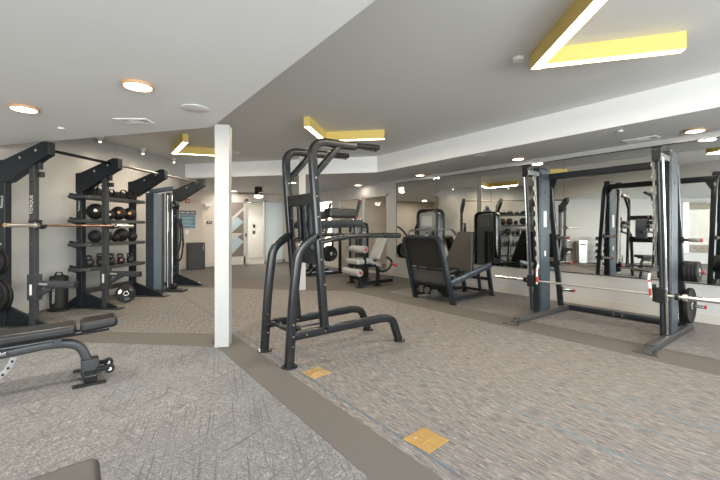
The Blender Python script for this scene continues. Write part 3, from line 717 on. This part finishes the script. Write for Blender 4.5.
# weight stack tower
tx, ty = 5.92, 5.45
def stack_tower(t, tx, ty, w, zt, dp, m1=STEEL, m2=GREY):
    sh = fillet([(tx - dp / 2, ty - w / 2, .03), (tx - dp / 2, ty - w / 2, zt), (tx - dp / 2, ty + w / 2, zt), (tx - dp / 2, ty + w / 2, .03)], [.14, .14], 7)
    t.part('stack_frame', MB().sweep([p + Vector((dp / 2, 0, 0)) for p in sh], rect(dp, .05, .012), (1, 0, 0)), m1)
    inn = fillet([(tx - dp / 2 + .03, ty - w / 2 + .04, .10), (tx - dp / 2 + .03, ty - w / 2 + .04, zt - .05), (tx - dp / 2 + .03, ty + w / 2 - .04, zt - .05), (tx - dp / 2 + .03, ty + w / 2 - .04, .10)], [.1, .1], 6)
    sh = t.part('stack_shroud', MB().prism(inn, (dp - .06, 0, 0)), m2)
    for xx, sg in ((tx - dp / 2 + .026, -1), (tx + dp / 2 - .026, 1)):
        t.part('stack_slot', MB().box((xx, ty - w * .05, zt * .42), (.008, w * .18, zt * .62)).box((xx, ty - w * .29, zt * .42), (.008, w * .16, zt * .62)), RUBBER, sh)
        pc = t.part('instruction_placard', MB().box((xx + sg * .001, ty + .02, zt - .24), (.008, w * .55, .22)), mat('placard', (.26, .27, .27), .5), sh)
    return sh
stack_tower(t, tx, ty, .56, 1.70, .22)
t.part('stack_arm', MB().sweep([(5.9, 5.2, .14), (5.9, 5.0, .14), (5.7, 4.95, .14)], rect(.06, .08, .01), (0, 0, 1)), RACKD)
t.part('cable_pulley', MB().cyl((5.62, 5.00, 1.02), (5.66, 5.04, 1.02), .12), mat('pale_disc', (.42, .44, .44), .4))
t.part('pulley_post', MB().sweep([(5.70, 5.03, .5), (5.64, 5.03, 1.02)], rect(.05, .06, .01)), STEEL)

# ================================================================== LEG CURL
t = Thing('leg_curl_machine', 'leg curl machine with pale grey rollers and red caps by the glazed partition', 'exercise machine', (5.4, 7.2, 0))
def roller(x, y0, y1, z, r=.082):
    p = t.part('roller', MB().lathe((x, y0, z), [(.02, .0), (r * .9, .002), (r, .02), (r, y1 - y0 - .02), (r * .9, y1 - y0 - .002), (.02, y1 - y0)], (0, 1, 0), 24), PADGREY)
    t.part('roller_cap', MB().cyl((x, y0 + .01, z), (x, y0 - .03, z), .030), RED, p); return p
roller(5.04, 6.54, 7.08, .845); roller(4.88, 6.52, 7.14, .34); 
t.part('seat', MB().box((5.10, 6.85, .575), (.46, .50, .12), 0, 0, -.04), PADGREY, bevel=.045, seg=4)
t.part('seat', MB().box((5.40, 6.80, .50), (.34, .44, .09), 0, 0, .35), PADGREY, bevel=.04, seg=4)
t.part('backrest', MB().box((5.62, 6.80, .85), (.09, .36, .60), 0, 0, .48), PADGREY, bevel=.04, seg=4)
t.part('backrest_frame', MB().sweep([(5.42, 6.80, .45), (5.62, 6.80, .70), (5.80, 6.80, 1.02)], rect(.08, .04, .01)), STEEL)
t.part('lever_arm', MB().sweep(fillet([(4.82, 6.66, .34), (4.98, 6.66, .30), (5.10, 6.62, .55), (5.0, 6.60, .84)], .1, 5), rect(.05, .05, .01)), STEEL)
t.part('handle_arm', MB().sweep(fillet([(5.30, 6.56, .50), (5.45, 6.50, .32), (5.70, 6.50, .38), (5.80, 6.50, .56), (5.62, 6.50, .66)], .10, 6), circ(.026)), STEEL)
t.part('red_handle', MB().cyl((5.78, 6.50, .50), (5.82, 6.38, .46), .028), RED)
for x, y in ((4.95, 6.62), (5.45, 6.62), (5.25, 7.38)):
    t.part('post', MB().sweep([(x, y, .01), (x, y, .50)], rect(.07, .07, .01), (0, 1, 0)), STEEL)
    t.part('foot', MB().box((x, y, .012), (.17, .11, .022)), RUBBER, bevel=.005)
t.part('base_beam', MB().b2((4.93, 6.60, .06), (5.9, 6.68, .14)).b2((5.40, 6.60, .06), (5.48, 7.6, .14)), STEEL, bevel=.008)
t.part('seat_frame', MB().b2((4.92, 6.62, .44), (5.55, 7.06, .50)), STEEL, bevel=.008)
stack_tower(t, 5.72, 7.72, .52, 1.45, .22)

# ================================================================== PLATE LOADED PRESS (behind the tower)
t = Thing('plate_loaded_press', 'black plate loaded chest press with a grey back pad, seen through the pull-up tower', 'exercise machine', (5.5, 9.5, 0))
for y in (9.0, 9.95):
    t.part('base_rail', MB().sweep([(4.95, y, .06), (6.2, y, .06)], rect(.07, .08, .01)), STEEL)
    t.part('side_strut', MB().sweep(fillet([(5.0, y, .09), (5.75, y, .80), (5.75, y, 1.15)], .1), rect(.06, .06, .012)), STEEL)
    h = t.part('press_arm', MB().sweep(fillet([(6.0, y, 1.45), (5.5, y, 1.35), (5.05, y, .95)], .2, 6), rect(.05, .05, .012)), STEEL)
    t.part('handle', MB().cyl((5.05, y, .95), (5.05, y - .16, .93), .02), RED, h)
t.part('front_rail', MB().sweep([(4.98, 9.0, .06), (4.98, 9.95, .06)], rect(.07, .08, .01), (1, 0, 0)), STEEL)
t.part('cross_rail', MB().sweep([(5.5, 9.0, .16), (5.5, 9.95, .16)], rect(.07, .08, .01), (1, 0, 0)), STEEL)
t.part('backrest', MB().box((5.55, 9.45, .82), (.10, .34, .85), 0, 0, .42), PADGREY, bevel=.04, seg=3)
t.part('seat', MB().box((5.22, 9.45, .46), (.42, .38, .09)), PADGREY, bevel=.035, seg=3)
t.part('seat_post', MB().sweep([(5.3, 9.45, .1), (5.3, 9.45, .44)], rect(.08, .08, .01), (0, 1, 0)).sweep([(5.35, 9.45, .40), (5.95, 9.45, 1.5)], rect(.08, .08, .01)), STEEL)
t.part('rear_post', MB().sweep([(6.0, 9.0, .1), (6.0, 9.0, 1.5)], rect(.07, .07, .01), (0, 1, 0)).sweep([(6.0, 9.95, .1), (6.0, 9.95, 1.5)], rect(.07, .07, .01), (0, 1, 0)).sweep([(6.0, 8.97, 1.5), (6.0, 9.98, 1.5)], rect(.07, .07, .01), (1, 0, 0)), STEEL)
h = t.part('weight_horn', MB().cyl((5.55, 8.97, .62), (5.55, 8.58, .62), .024).box((5.55, 9.0, .62), (.06, .05, .06)), CHROME)
t.part('horn_knob', MB().cyl((5.33, 8.93, .56), (5.33, 8.86, .56), .035), RED)
plate(5.55, 8.84, .62, .225, .05, 'large black weight plate on the chest press seen through the pull-up tower', 'plates on the chest press')
plate(5.55, 8.74, .62, .20, .045, 'outer slightly smaller black weight plate on the chest press', 'plates on the chest press')

# ================================================================== RIG ALONG THE LEFT WALL
t = Thing('training_rig', 'dark steel wall rig with pull-up bars, shelves and slanted overhead beams', 'rig', (6.0, .5, 0), frame='L')
SF = [3.2, 4.3, 5.46, 6.6, 7.95]
cap = lambda s, tt: [(s, tt)]
for i, s in enumerate(SF[1:]):
    hz = 2.19
    p = t.part('rear_post', MB().b2((s - .045, .43, .01), (s + .045, .53, hz)), RACKD, bevel=.006)
    t.part('overhead_beam', MB().prism([(s - .05, .42, 1.90), (s - .05, .42, 2.215), (s - .05, .52, 2.225), (s - .05, 1.10, 2.445), (s - .05, 1.20, 2.44), (s - .05, 1.20, 2.27), (s - .05, 1.12, 2.235), (s - .05, .60, 1.93)], (.10, 0, 0)), RACKD, bevel=.008)
    t.part('base_gusset', MB().prism([(s - .02, .44, .02), (s - .02, .44, .30), (s - .02, .56, .26), (s - .02, 1.12, .05), (s - .02, 1.12, .02)], (.04, 0, 0)).prism([(s - .02, .44, .02), (s - .02, .44, .22), (s - .02, .16, .03), (s - .02, .16, .02)], (.04, 0, 0)), RACKD, bevel=.004)
    t.part('foot_plate', MB().b2((s - .09, .15, .002), (s + .09, 1.22, .016)), RACKM, bevel=.003)
    for z in (.28, .42, 1.0, 1.1, 1.60): bolt(t, (s - .045, .48, z), (-1, 0, 0), .014)
    for tt, z in ((.78, 2.24), (1.02, 2.33)): bolt(t, (s - .05, tt, z), (-1, 0, 0), .018, .010)
    if i < 2:
        u = MB().b2((s - .035, .89, .016), (s + .035, .97, 2.28))
        up = t.part('upright', u, RACKM, bevel=.005)
        mb = MB()
        for k in range(22): mb.cyl((s - .0352, .93, .30 + k * .085), (s - .0368, .93, .30 + k * .085), .011, n=10)
        t.part('peg_hole', mb, RUBBER, up)
        t.part('strap_hook', MB().box((s + .01, 1.0, 2.15), (.06, .06, .12)).box((s + .01, 1.02, 2.02), (.05, .08, .07)), RACKD, up, bevel=.006)
        jh = t.part('j_hook', MB().box((s, .95, 1.36), (.10, .10, .12)).sweep(fillet([(s, .99, 1.36), (s, 1.05, 1.30), (s, 1.11, 1.35)], .04), rect(.05, .03, .006), (1, 0, 0)), RACKD, bevel=.005)
        sa = t.part('spotter_arm', MB().sweep([(s, .96, .575), (s, 1.56, .575)], rect(.06, .085, .008), (1, 0, 0)).sweep([(s, .97, .42), (s, 1.26, .56)], rect(.05, .06, .006), (1, 0, 0)).b2((s - .045, .87, .36), (s + .045, 1.01, .70)), RACKM, bevel=.006)
        t.part('arm_end', MB().b2((s - .024, 1.56, .54), (s + .024, 1.566, .61)), RUBBER, sa)
        t.part('arm_label', MB().box((s - .047, .93, .50), (.003, .035, .14)), LABELW, sa)
# lettering: vertical word on the first upright and post
# pull-up bars between the beams
rs_ = [3.0] + SF[1:]
for a, b in zip(rs_[:-1], rs_[1:]):
    if a > 4: t.part('pull_up_bar', MB().cyl((a + .045, 1.06, 2.36), (b - .045, 1.06, 2.36), .021), mat('warm_bar', (.16, .145, .13), .4, .6) if a > 5 else STEEL)
# shelves between frames 2 and 3
for z in (1.85, 1.46, 1.07, .67):
    sh = t.part('shelf', MB().prism([(5.29, .40, z), (5.29, .62, z), (5.37, .74, z), (6.60, .74, z), (6.72, .66, z), (6.72, .40, z)], (0, 0, -.055)), RACKM, bevel=.006)
    t.part('shelf_bracket', MB().prism([(5.38, .36, z + .04), (5.38, .36, z - .05), (5.38, .58, z - .11), (5.38, .60, z)], (-.02, 0, 0)), RACKD, sh)
t.part('low_rail', MB().b2((5.505, .44, .22), (6.555, .52, .30)), RACKM, bevel=.004)
# steel side plate stack on the first rear post: horns
h = t.part('plate_horn', MB().cyl((4.255, .48, .86), (3.95, .48, .86), .025).cyl((4.255, .48, .42), (3.95, .48, .42), .025), CHROME)
root_rig = t
def word(parent_thing, s, loc, size, face, m=LABELW, name='lettering'):
    """vertical word: loc in (s,t,z) of the L frame, on a face whose normal is -s"""
    o = parent_thing.o
    l = Vector((loc[0] - o.x, o.y - loc[1], loc[2] - o.z))
    # text x-axis -> up (z), text normal -> -s  (local -x)
    R = Matrix(((0, 0, -1), (0, 1, 0), (1, 0, 0)))
    R = Matrix(((0, 0, -1), (0, 0, 0), (0, 0, 0)))
    X = Vector((0, 0, 1)); Zn = Vector((-1, 0, 0)); Y = Zn.cross(X)
    R = Matrix((X, Y, Zn)).transposed()
    return text_obj(name, s, size, m, parent_thing.root, l, R, .001)
word(t, 'TORQUE', (4.3 - .0365, .93, 1.62), .062, None)
word(t, 'TORQUE', (4.3 - .0460, .49, 1.66), .042, None)
word(t, 'TORQUE', (5.46 - .0460, .49, 1.68), .038, None)
for s in (4.3 - .031, 5.46 - .031):
    X = Vector((0, -1, 0)); Zn = Vector((-1, 0, 0)); Y = Zn.cross(X)
    text_obj('lettering', 'TORQUE', .032, LABELW, t.root, Vector((s - 6.0, .5 - 1.10, .575)), Matrix((X, Y, Zn)).transposed(), .001)

# barbell on the hooks
t = Thing('barbell', 'bare barbell resting across the hooks of the left rig', 'barbell', (4.9, 1.055, 1.33), frame='L')
sh = t.part('shaft', MB().cyl((4.22, 1.055, 1.347), (5.56, 1.055, 1.347), .0145), COPPER, label='bronze coloured shaft')
for a, b in ((3.84, 4.22), (5.56, 5.90)):
    t.part('sleeve', MB().cyl((a, 1.055, 1.347), (b, 1.055, 1.347), .026), SILVER)
    t.part('collar', MB().cyl((4.20 if a < 4 else 5.54, 1.055, 1.347), (4.24 if a < 4 else 5.58, 1.055, 1.347), .036), CHROME)
t.part('end_cap', MB().cyl((3.835, 1.055, 1.347), (3.84, 1.055, 1.347), .022), GOLD)

# plates on the first post (left edge of the view)
for k in range(2):
    for z, r in ((.86, .17), (.42, .225)):
        p = L(4.19 - .055 * k, .48, z)
        plate(p.x, p.y, z, r if k == 0 else r - .01, .045,
              {(0, .86): 'smaller dark weight plate, inner one, on the upper peg at the far left edge', (1, .86): 'smaller dark weight plate, outer one, on the upper peg at the far left edge',
               (0, .42): 'large dark weight plate, inner one, on the lower peg at the far left edge', (1, .42): 'large dark weight plate, outer one, on the lower peg at the far left edge'}[(k, z)],
              'plates at the far left edge', (.7071, .7071, 0), RUBBER)

# heavy bag standing by the wall
t = Thing('sand_bag', 'black upright cylindrical bag with white lettering on the floor by the left wall', 'bag', (5.24, .30, 0), frame='L')
bs, bt = 5.24, .30
t.part('body', MB().lathe((bs, bt, 0), [(.11, .001), (.12, .03), (.118, .06), (.125, .52), (.115, .55), (.05, .56), (.001, .56)], (0, 0, 1), 28), RUBBER)
t.part('base', MB().lathe((bs, bt, 0), [(.12, .002), (.15, .012), (.15, .03), (.12, .05)], (0, 0, 1), 28), RUBBER)
t.part('handle', MB().sweep(fillet([(bs, bt - .07, .55), (bs, bt - .05, .61), (bs, bt + .05, .61), (bs, bt + .07, .55)], .03), rect(.03, .01, .003), (1, 0, 0)), RUBBER)
t.part('seam_band', MB().lathe((bs, bt, 0), [(.122, .42), (.126, .42), (.126, .44), (.122, .44), (.122, .42)], (0, 0, 1), 28), STEEL)
word(t, 'TORQUE', (bs - .1215, bt + .03, .25), .06, None)

# round grip plate leaning on the rig
t = Thing('grip_plate', 'round black plate with silver cut-outs leaning on the floor under the shelves', 'weight plate', (5.95, .80, 0), frame='L')
ax = Vector((-.62, .75, .22)).normalized(); c0 = Vector((5.95, .88, .160))
t.part('disc', MB().lathe(c0, [(.03, 0), (.10, -.004), (.11, .004), (.14, .002), (.158, .010), (.158, .03), (.14, .04), (.03, .04), (.03, 0)], ax, 36), RUBBER)
q = ax.to_track_quat('Z', 'Y')
for k in range(3):
    a = 2 * PI * k / 3 + .4
    pts = [c0 + q @ Vector((r * math.cos(a + d), r * math.sin(a + d), .0405)) for r, d in ((.078, -.30), (.118, -.42), (.128, 0), (.118, .42), (.078, .30))]
    t.part('grip_opening', MB().prism(pts, ax * .003), SILVER if k == 0 else FOOTM)
t.part('hub', MB().lathe(c0, [(.027, .035), (.045, .035), (.045, .044), (.027, .044), (.027, .035)], ax, 24), CHROME)

# ---- things on the shelves: s runs along the shelf
def ball(s, tt, z, r, label, logo=None, m=RUBBER):
    t = Thing('medicine_ball', label, 'ball', (s, tt, z), frame='L', group='exercise balls on the rig shelves')
    b = t.part('shell', MB().ball((s, tt, z + r), r), m)
    t.part('seam', MB().lathe((s, tt, z + r), [(r * 1.0, -.004), (r * 1.012, 0), (r, .004), (r * .99, 0), (r, -.004)], (0, .3, 1), 32), STEEL, b)
    if logo:
        d = Vector((-.72, .66, .1)).normalized(); c = Vector((s, tt, z + r)) + d * (r * .985)
        t.part('emblem', MB().cyl(c, c + d * .006, .026 if r > .1 else .024, n=16), logo[0])
        if len(logo) > 1: c2 = c + Vector((.02, .02, -.012)); t.part('emblem', MB().cyl(c2, c2 + d * .008, .014, n=16), logo[1])
    return t
z2, z3, z4, z1 = 1.462, 1.072, .672, 1.852
ball(5.66, .56, z2, .135, 'large slam ball with white and red emblem, left end of the second shelf', (WHITE, RED))
ball(5.93, .58, z2, .085, 'small ball with bold white emblem, second shelf, beside the front upright', (WHITE,))
ball(6.16, .56, z2, .125, 'slam ball in the middle right of the second shelf', (ORANGE,))
ball(6.41, .57, z2, .12, 'slam ball with orange emblem, right end of the second shelf', (ORANGE,))
ball(5.64, .57, z3, .105, 'plain ball at the left end of the third shelf')
ball(5.86, .58, z3, .10, 'ball with large white emblem on the third shelf, behind the front upright', (WHITE, WHITE))
ball(6.035, .60, z3, .070, 'small ball between the white-marked ball and the biggest one, third shelf')
ball(6.23, .56, z3, .122, 'biggest plain slam ball on the third shelf')
ball(6.445, .60, z3, .088, 'plain ball at the right end of the third shelf')
def kettle(s, tt, z, r, label, mark=None):
    t = Thing('kettlebell', label, 'kettlebell', (s, tt, z), frame='L', group='kettlebells on the lowest shelf')
    t.part('bell', MB().lathe((s, tt, z), [(r * .55, .001), (r * .62, .004), (r * .95, r * .55), (r, r * .95), (r * .9, r * 1.4), (r * .5, r * 1.75), (.001, r * 1.82)], (0, 0, 1), 22), IRON)
    h = r * 1.2
    pts = fillet([(s - .02, tt - r * .5, z + r * 1.4), (s - .02, tt - r * .85, z + r * 2.6), (s - .02, tt + r * .85, z + r * 2.6), (s - .02, tt + r * .5, z + r * 1.4)], r * .6, 6)
    t.part('handle', MB().sweep(pts, circ(.014, 10), (1, 0, 0)), IRON)
    if mark: 
        d = Vector((-.72, .66, 0)).normalized(); c = Vector((s, tt, z + r)) + d * r * .97
        t.part('mark', MB().cyl(c, c + d * .006, r * .26, n=16), mark)
kl = ['leftmost on the lowest shelf', 'second from the left, plain, lowest shelf', 'with a blue mark on the lowest shelf', 'behind the front upright on the lowest shelf', 'with an orange mark, right of the front upright', 'with a red mark on the lowest shelf', 'small, third from the right on the lowest shelf', 'second from the right on the lowest shelf', 'rightmost on the lowest shelf']
km = [None, None, BLUEM, None, ORANGE, RED, None, None, WHITE]
for k in range(9):
    kettle(5.585 + k * .113, .57 + (.05 if k % 2 else -.05), z4, [.068, .062, .075, .066, .07, .066, .062, .065, .06][k], 'iron kettlebell ' + kl[k], km[k])
# bags on the top shelf
def bag(s0, s1, label, tall=.13):
    t = Thing('sand_bag', label, 'bag', ((s0 + s1) / 2, .55, z1), frame='L', group='sandbags on the top shelf')
    sm = (s0 + s1) / 2; ln = s1 - s0
    t.part('body', MB().prism([(s0, .45, z1), (s0 + .03, .45, z1 + tall * .75), (sm, .45, z1 + tall), (s1 - .03, .45, z1 + tall * .75), (s1, .45, z1)], (0, .20, 0)), RUBBER, bevel=.03, seg=4)
    t.part('strap', MB().sweep(fillet([(s0 + .06, .655, z1 + .03), (sm - .06, .66, z1 + tall + .03), (sm + .06, .66, z1 + tall + .03), (s1 - .06, .655, z1 + .03)], .05), rect(.03, .008, .002), (0, 1, 0)), STEEL)
bag(5.53, 5.77, 'black pyramid shaped bag at the left of the top shelf', .15); bag(5.79, 5.99, 'small black bag behind the front upright on the top shelf', .11); bag(6.02, 6.30, 'black bag with a rounded top right of the front upright, top shelf', .13)
t = Thing('handled_pouch', 'black pouch with a large looped handle at the right of the top shelf', 'bag', (6.45, .6, z1), frame='L')
t.part('body', MB().box((6.42, .56, z1 + .05), (.22, .18, .098)), RUBBER, bevel=.03, seg=3)
t.part('loop_handle', MB().sweep(fillet([(6.34, .58, z1 + .08), (6.36, .58, z1 + .17), (6.50, .58, z1 + .16), (6.54, .58, z1 + .02)], .08, 6), rect(.03, .012, .003), (0, 1, 0)), STEEL)

# ================================================================== CABLE TOWER in the rig
t = Thing('cable_tower', 'slate blue cable tower with a tall boxed stack between the rig beams', 'exercise machine', (7.0, .70, 0), frame='L')
hs = t.part('stack_housing', MB().prism([(6.87, .55, .03), (6.87, .73, .03), (6.97, .83, .03), (7.06, .83, .03), (7.06, .55, .03)], (0, 0, 2.0)), CABLEM, bevel=.006)
t.part('housing_base', MB().b2((6.84, .53, .002), (7.07, .87, .08)), RACKM, bevel=.008)
t.part('guide_column', MB().b2((7.09, .84, .06), (7.18, .925, 2.05)), CABLEM, bevel=.006)
t.part('guide_rod', MB().cyl((7.06, .90, .10), (7.06, .90, 2.0), .008), SILVER)
t.part('guide_rod', MB().cyl((7.12, .96, .10), (7.12, .96, 2.0), .011), SILVER)
t.part('top_beam', MB().sweep([(6.95, .58, 2.06), (7.1, 1.0, 2.14)], rect(.10, .08, .01), (1, 0, 0)), CABLEM)
t.part('column_foot', MB().b2((7.075, .78, .002), (7.26, 1.22, .05)), RACKM, bevel=.008)
t.part('cable_pulley', MB().cyl((7.10, 1.00, 1.79), (7.18, 1.02, 1.79), .085), RUBBER)
t.part('pulley_carriage', MB().box((7.16, .99, 1.76), (.09, .12, .20)), RACKD, bevel=.008)
t.part('pulley_cap', MB().cyl((7.085, 1.00, 1.79), (7.10, 1.00, 1.79), .032), GREY)
t.part('low_pulley', MB().cyl((7.08, .97, .115), (7.18, .99, .115), .06), RUBBER)
t.part('low_pulley_cap', MB().cyl((7.065, .967, .115), (7.08, .97, .115), .02), CHROME)
t.part('label_strip', MB().box((7.088, .885, 1.45), (.003, .04, .40)), LABELW)
# coiled ropes hanging on the last post
for k, (r, lb) in enumerate(((.47, 'longer'), (.36, 'shorter'))):
    ss = 7.865 - .05 * k
    t = Thing('jump_rope', 'black jump rope loop hanging on the last rig post, the %s one' % lb, 'rope', (ss, .58, 1.52 - 2 * r), frame='L', group='ropes on the last rig post')
    c = Vector((ss, .60, 1.515 - r))
    pts = [c + Vector((.006 * math.sin(3 * a), .24 * r * math.sin(a), r * math.cos(a))) for a in [2 * PI * j / 36 for j in range(36)]]
    t.part('rope', MB().sweep(pts, circ(.019, 8), (1, 0, 0), closed=True), RUBBER)
    t.part('handle', MB().cyl(c + Vector((0, .24 * r, .05)), c + Vector((0, .24 * r + .01, -.12)), .018), STEEL)
single('rope_hook', MB().cyl((7.903, .60, 1.495), (7.80, .60, 1.50), .010).b2((7.885, .50, 1.47), (7.903, .66, 1.53)), RACKD, 'black hook on the last rig post holding the ropes', 'hook', frame='L')

# ================================================================== BENCHES
def bench(ox, oy, label, pad):
    """pads run along -x from ox; local frame = world"""
    t = Thing('weight_bench', label, 'bench', (ox - .6, oy, 0), group='adjustable benches')
    t.part('seat_pad', MB().prism([(ox - .27, oy - .14, .42), (ox, oy - .125, .44), (ox, oy + .125, .44), (ox - .27, oy + .14, .42)], (0, 0, .085)), pad, bevel=.03, seg=4)
    t.part('back_pad', MB().prism([(ox - 1.30, oy - .14, .38), (ox - .295, oy - .14, .412), (ox - .295, oy + .14, .412), (ox - 1.30, oy + .14, .38)], (0, 0, .085)), pad, bevel=.03, seg=4)
    t.part('pad_support', MB().sweep([(ox - .06, oy, .415), (ox - 1.25, oy, .365)], rect(.10, .035, .006)), STEEL)
    t.part('upper_beam', MB().sweep([(ox - .40, oy, .365), (ox - 1.2, oy, .335)], rect(.05, .03, .006)), STEEL)
    t.part('main_beam', MB().sweep(fillet([(ox - 1.35, oy, .26), (ox - .46, oy, .340), (ox - .27, oy, .31), (ox - .20, oy, .10)], [.2, .16], 8), rect(.075, .07, .02, 3)), GREY if False else RACKM)
    t.part('hinge', MB().box((ox - .42, oy, .365), (.06, .09, .05)), RACKM, bevel=.006)
    t.part('foot_block', MB().box((ox - .20, oy, .10), (.13, .12, .14)), RACKM, bevel=.014)
    t.part('cross_foot', MB().box((ox - .20, oy, .045), (.09, .40, .06)), STEEL, bevel=.01)
    for sg in (-1, 1):
        t.part('foot_pad', MB().prism([(ox - .32, oy + sg * .21 - .03, .002), (ox - .09, oy + sg * .21 - .03, .002), (ox - .09, oy + sg * .21 + .03, .002), (ox - .32, oy + sg * .21 + .03, .002)], (0, 0, .014)), RUBBER, bevel=.004)
        w_ = t.part('wheel', MB().cyl((ox - .06, oy + sg * .10 - .015, .075), (ox - .06, oy + sg * .10 + .015, .075), .038), RUBBER)
        t.part('wheel_hub', MB().cyl((ox - .06, oy + sg * .10 - .018, .075), (ox - .06, oy + sg * .10 + .018, .075), .014), WHITE, w_)
        t.part('wheel_fork', MB().box((ox - .11, oy + sg * .10, .085), (.10, .04, .03)), STEEL, bevel=.004)
    arc = [(ox - .98 + .30 * math.cos(a), oy - .05, .36 + .0 + .30 * math.sin(a)) for a in [-.25 - 1.1 * k / 10 for k in range(11)]]
    ar = t.part('adjust_arc', MB().sweep(arc, rect(.008, .04, .002)), GREYARC, label='silver perforated arc')
    mb = MB()
    for a in [-.35 - .9 * k / 5 for k in range(6)]: mb.cyl((ox - .98 + .30 * math.cos(a), oy - .0545, .36 + .30 * math.sin(a)), (ox - .98 + .30 * math.cos(a), oy - .056, .36 + .30 * math.sin(a)), .010, n=10)
    t.part('arc_hole', mb, RUBBER, ar)
    t.part('pin_lever', MB().box((ox - .78, oy - .06, .325), (.10, .015, .022)).cyl((ox - .82, oy - .05, .295), (ox - .82, oy - .075, .295), .02), CHROME, bevel=.003)
    t.part('rear_leg', MB().sweep(fillet([(ox - 1.28, oy, .27), (ox - 1.36, oy, .20), (ox - 1.38, oy, .04)], .05), rect(.07, .07, .012)), STEEL)
    t.part('rear_foot', MB().box((ox - 1.38, oy, .03), (.08, .45, .055)), STEEL, bevel=.01)
    return t
bench(.27, 4.06, 'black adjustable bench low across the left side, wheels towards the room', PAD)
bench(.055, 1.46, 'second bench, only its black pad corner showing at the bottom edge, reflection painted brown', PADBROWNSHEEN)  # black pad; the reflection on it is put into the brown colour

# ================================================================== SEEN ONLY IN THE MIRROR
t = Thing('waste_bin', 'stainless steel bin by the left wall, seen in the mirror', 'bin', (3.46, .28, 0), frame='L')
t.part('body', MB().b2((3.32, .08, .002), (3.60, .42, .80)), SILVER, bevel=.01)
t.part('lid', MB().b2((3.31, .07, .80), (3.61, .43, .86)), CHROME, bevel=.01)
t.part('slot', MB().box((3.46, .423, .72), (.22, .006, .06)), RUBBER)
t = Thing('dumbbell_tree', 'black upright stand of small hand weights, seen in the mirror', 'rack', (2.85, .5, 0), frame='L')
t.part('base', MB().lathe((2.85, .5, 0), [(.26, .001), (.26, .03), (.05, .06)]), RACKD)
t.part('post', MB().cyl((2.85, .5, .03), (2.85, .5, 1.0), .035), RACKD)
for k in range(4):
    t.part('tray', MB().b2((2.63, .38, .16 + .24 * k), (3.07, .62, .18 + .24 * k)), RACKD, bevel=.004)
    for j in range(2):
        z = .235 + .24 * k; s = 2.74 + .22 * j
        d = Thing('dumbbell', 'small black dumbbell, %s of the pair on the %s tray of the mirror-seen stand' % (('left', 'right')[j], ('lowest', 'second', 'third', 'top')[k]), 'dumbbell', (s, .5, z - .055), frame='L', group='dumbbells on the stand')
        d.part('grip', MB().cyl((s, .40, z), (s, .60, z), .014), CHROME)
        for tt in (.37, .57): d.part('head', MB().cyl((s, tt, z), (s, tt + .07, z), .055, n=10), RUBBER)
# ================================================================== SKY AND ADDED FILL LIGHT
w = bpy.data.worlds.new('sky'); bpy.context.scene.world = w; w.use_nodes = True
N = w.node_tree.nodes; K = w.node_tree.links
bg = N['Background']
sky = N.new('ShaderNodeTexSky'); sky.sky_type = 'HOSEK_WILKIE' if False else 'NISHITA'; sky.sun_disc = False; sky.sun_elevation = math.radians(50)
K.new(sky.outputs[0], bg.inputs['Color']); bg.inputs['Strength'].default_value = 1.0
def winfill(loc, rot, sx, sy, e):  # lamp added inside an unseen back window to stand for daylight
    o = area(loc, e, sx, (.93, .97, 1.0), rot, 'RECTANGLE', sy); return o
winfill((-2.3, BK + .02, 1.4), (PI / 2, 0, PI) if False else (-PI / 2, 0, 0) if False else (PI / 2, 0, 0), 4.2, 1.9, 400)
winfill((2.6, BK + .02, 1.4), (PI / 2, 0, 0), 4.4, 1.9, 330)
area((8.2, 9.0, 2.7), 14, .4); area((8.2, 7.6, 2.7), 8, .4)  # added fill for the office, no fixture modelled
area((5.5, 15.0, 2.5), 95, .4); area((4.7, 14.2, 2.5), 30, .3)  # added fill that brightens the corridor, without any fixture

# ================================================================== CAMERA
cd = bpy.data.cameras.new('camera'); cam = bpy.data.objects.new('camera', cd); C.objects.link(cam)
cd.sensor_width = 36; cd.lens = 375 / 720 * 36; cd.shift_y = -11 / 720; cd.clip_start = .05
cam.location = (0, 0, 1.3); cam.rotation_euler = (PI / 2, 0, -math.atan2(SN, CS))
bpy.context.scene.camera = cam
vs = bpy.context.scene.view_settings
vs.view_transform = 'Standard'; vs.look = 'None'; vs.gamma = 1; vs.use_curve_mapping = False
vs.exposure = 0.38
cy = bpy.context.scene.cycles
cy.max_bounces = 10; cy.diffuse_bounces = 5; cy.glossy_bounces = 5; cy.transparent_max_bounces = 12; cy.caustics_reflective = False; cy.caustics_refractive = False
cy.sample_clamp_indirect = 6
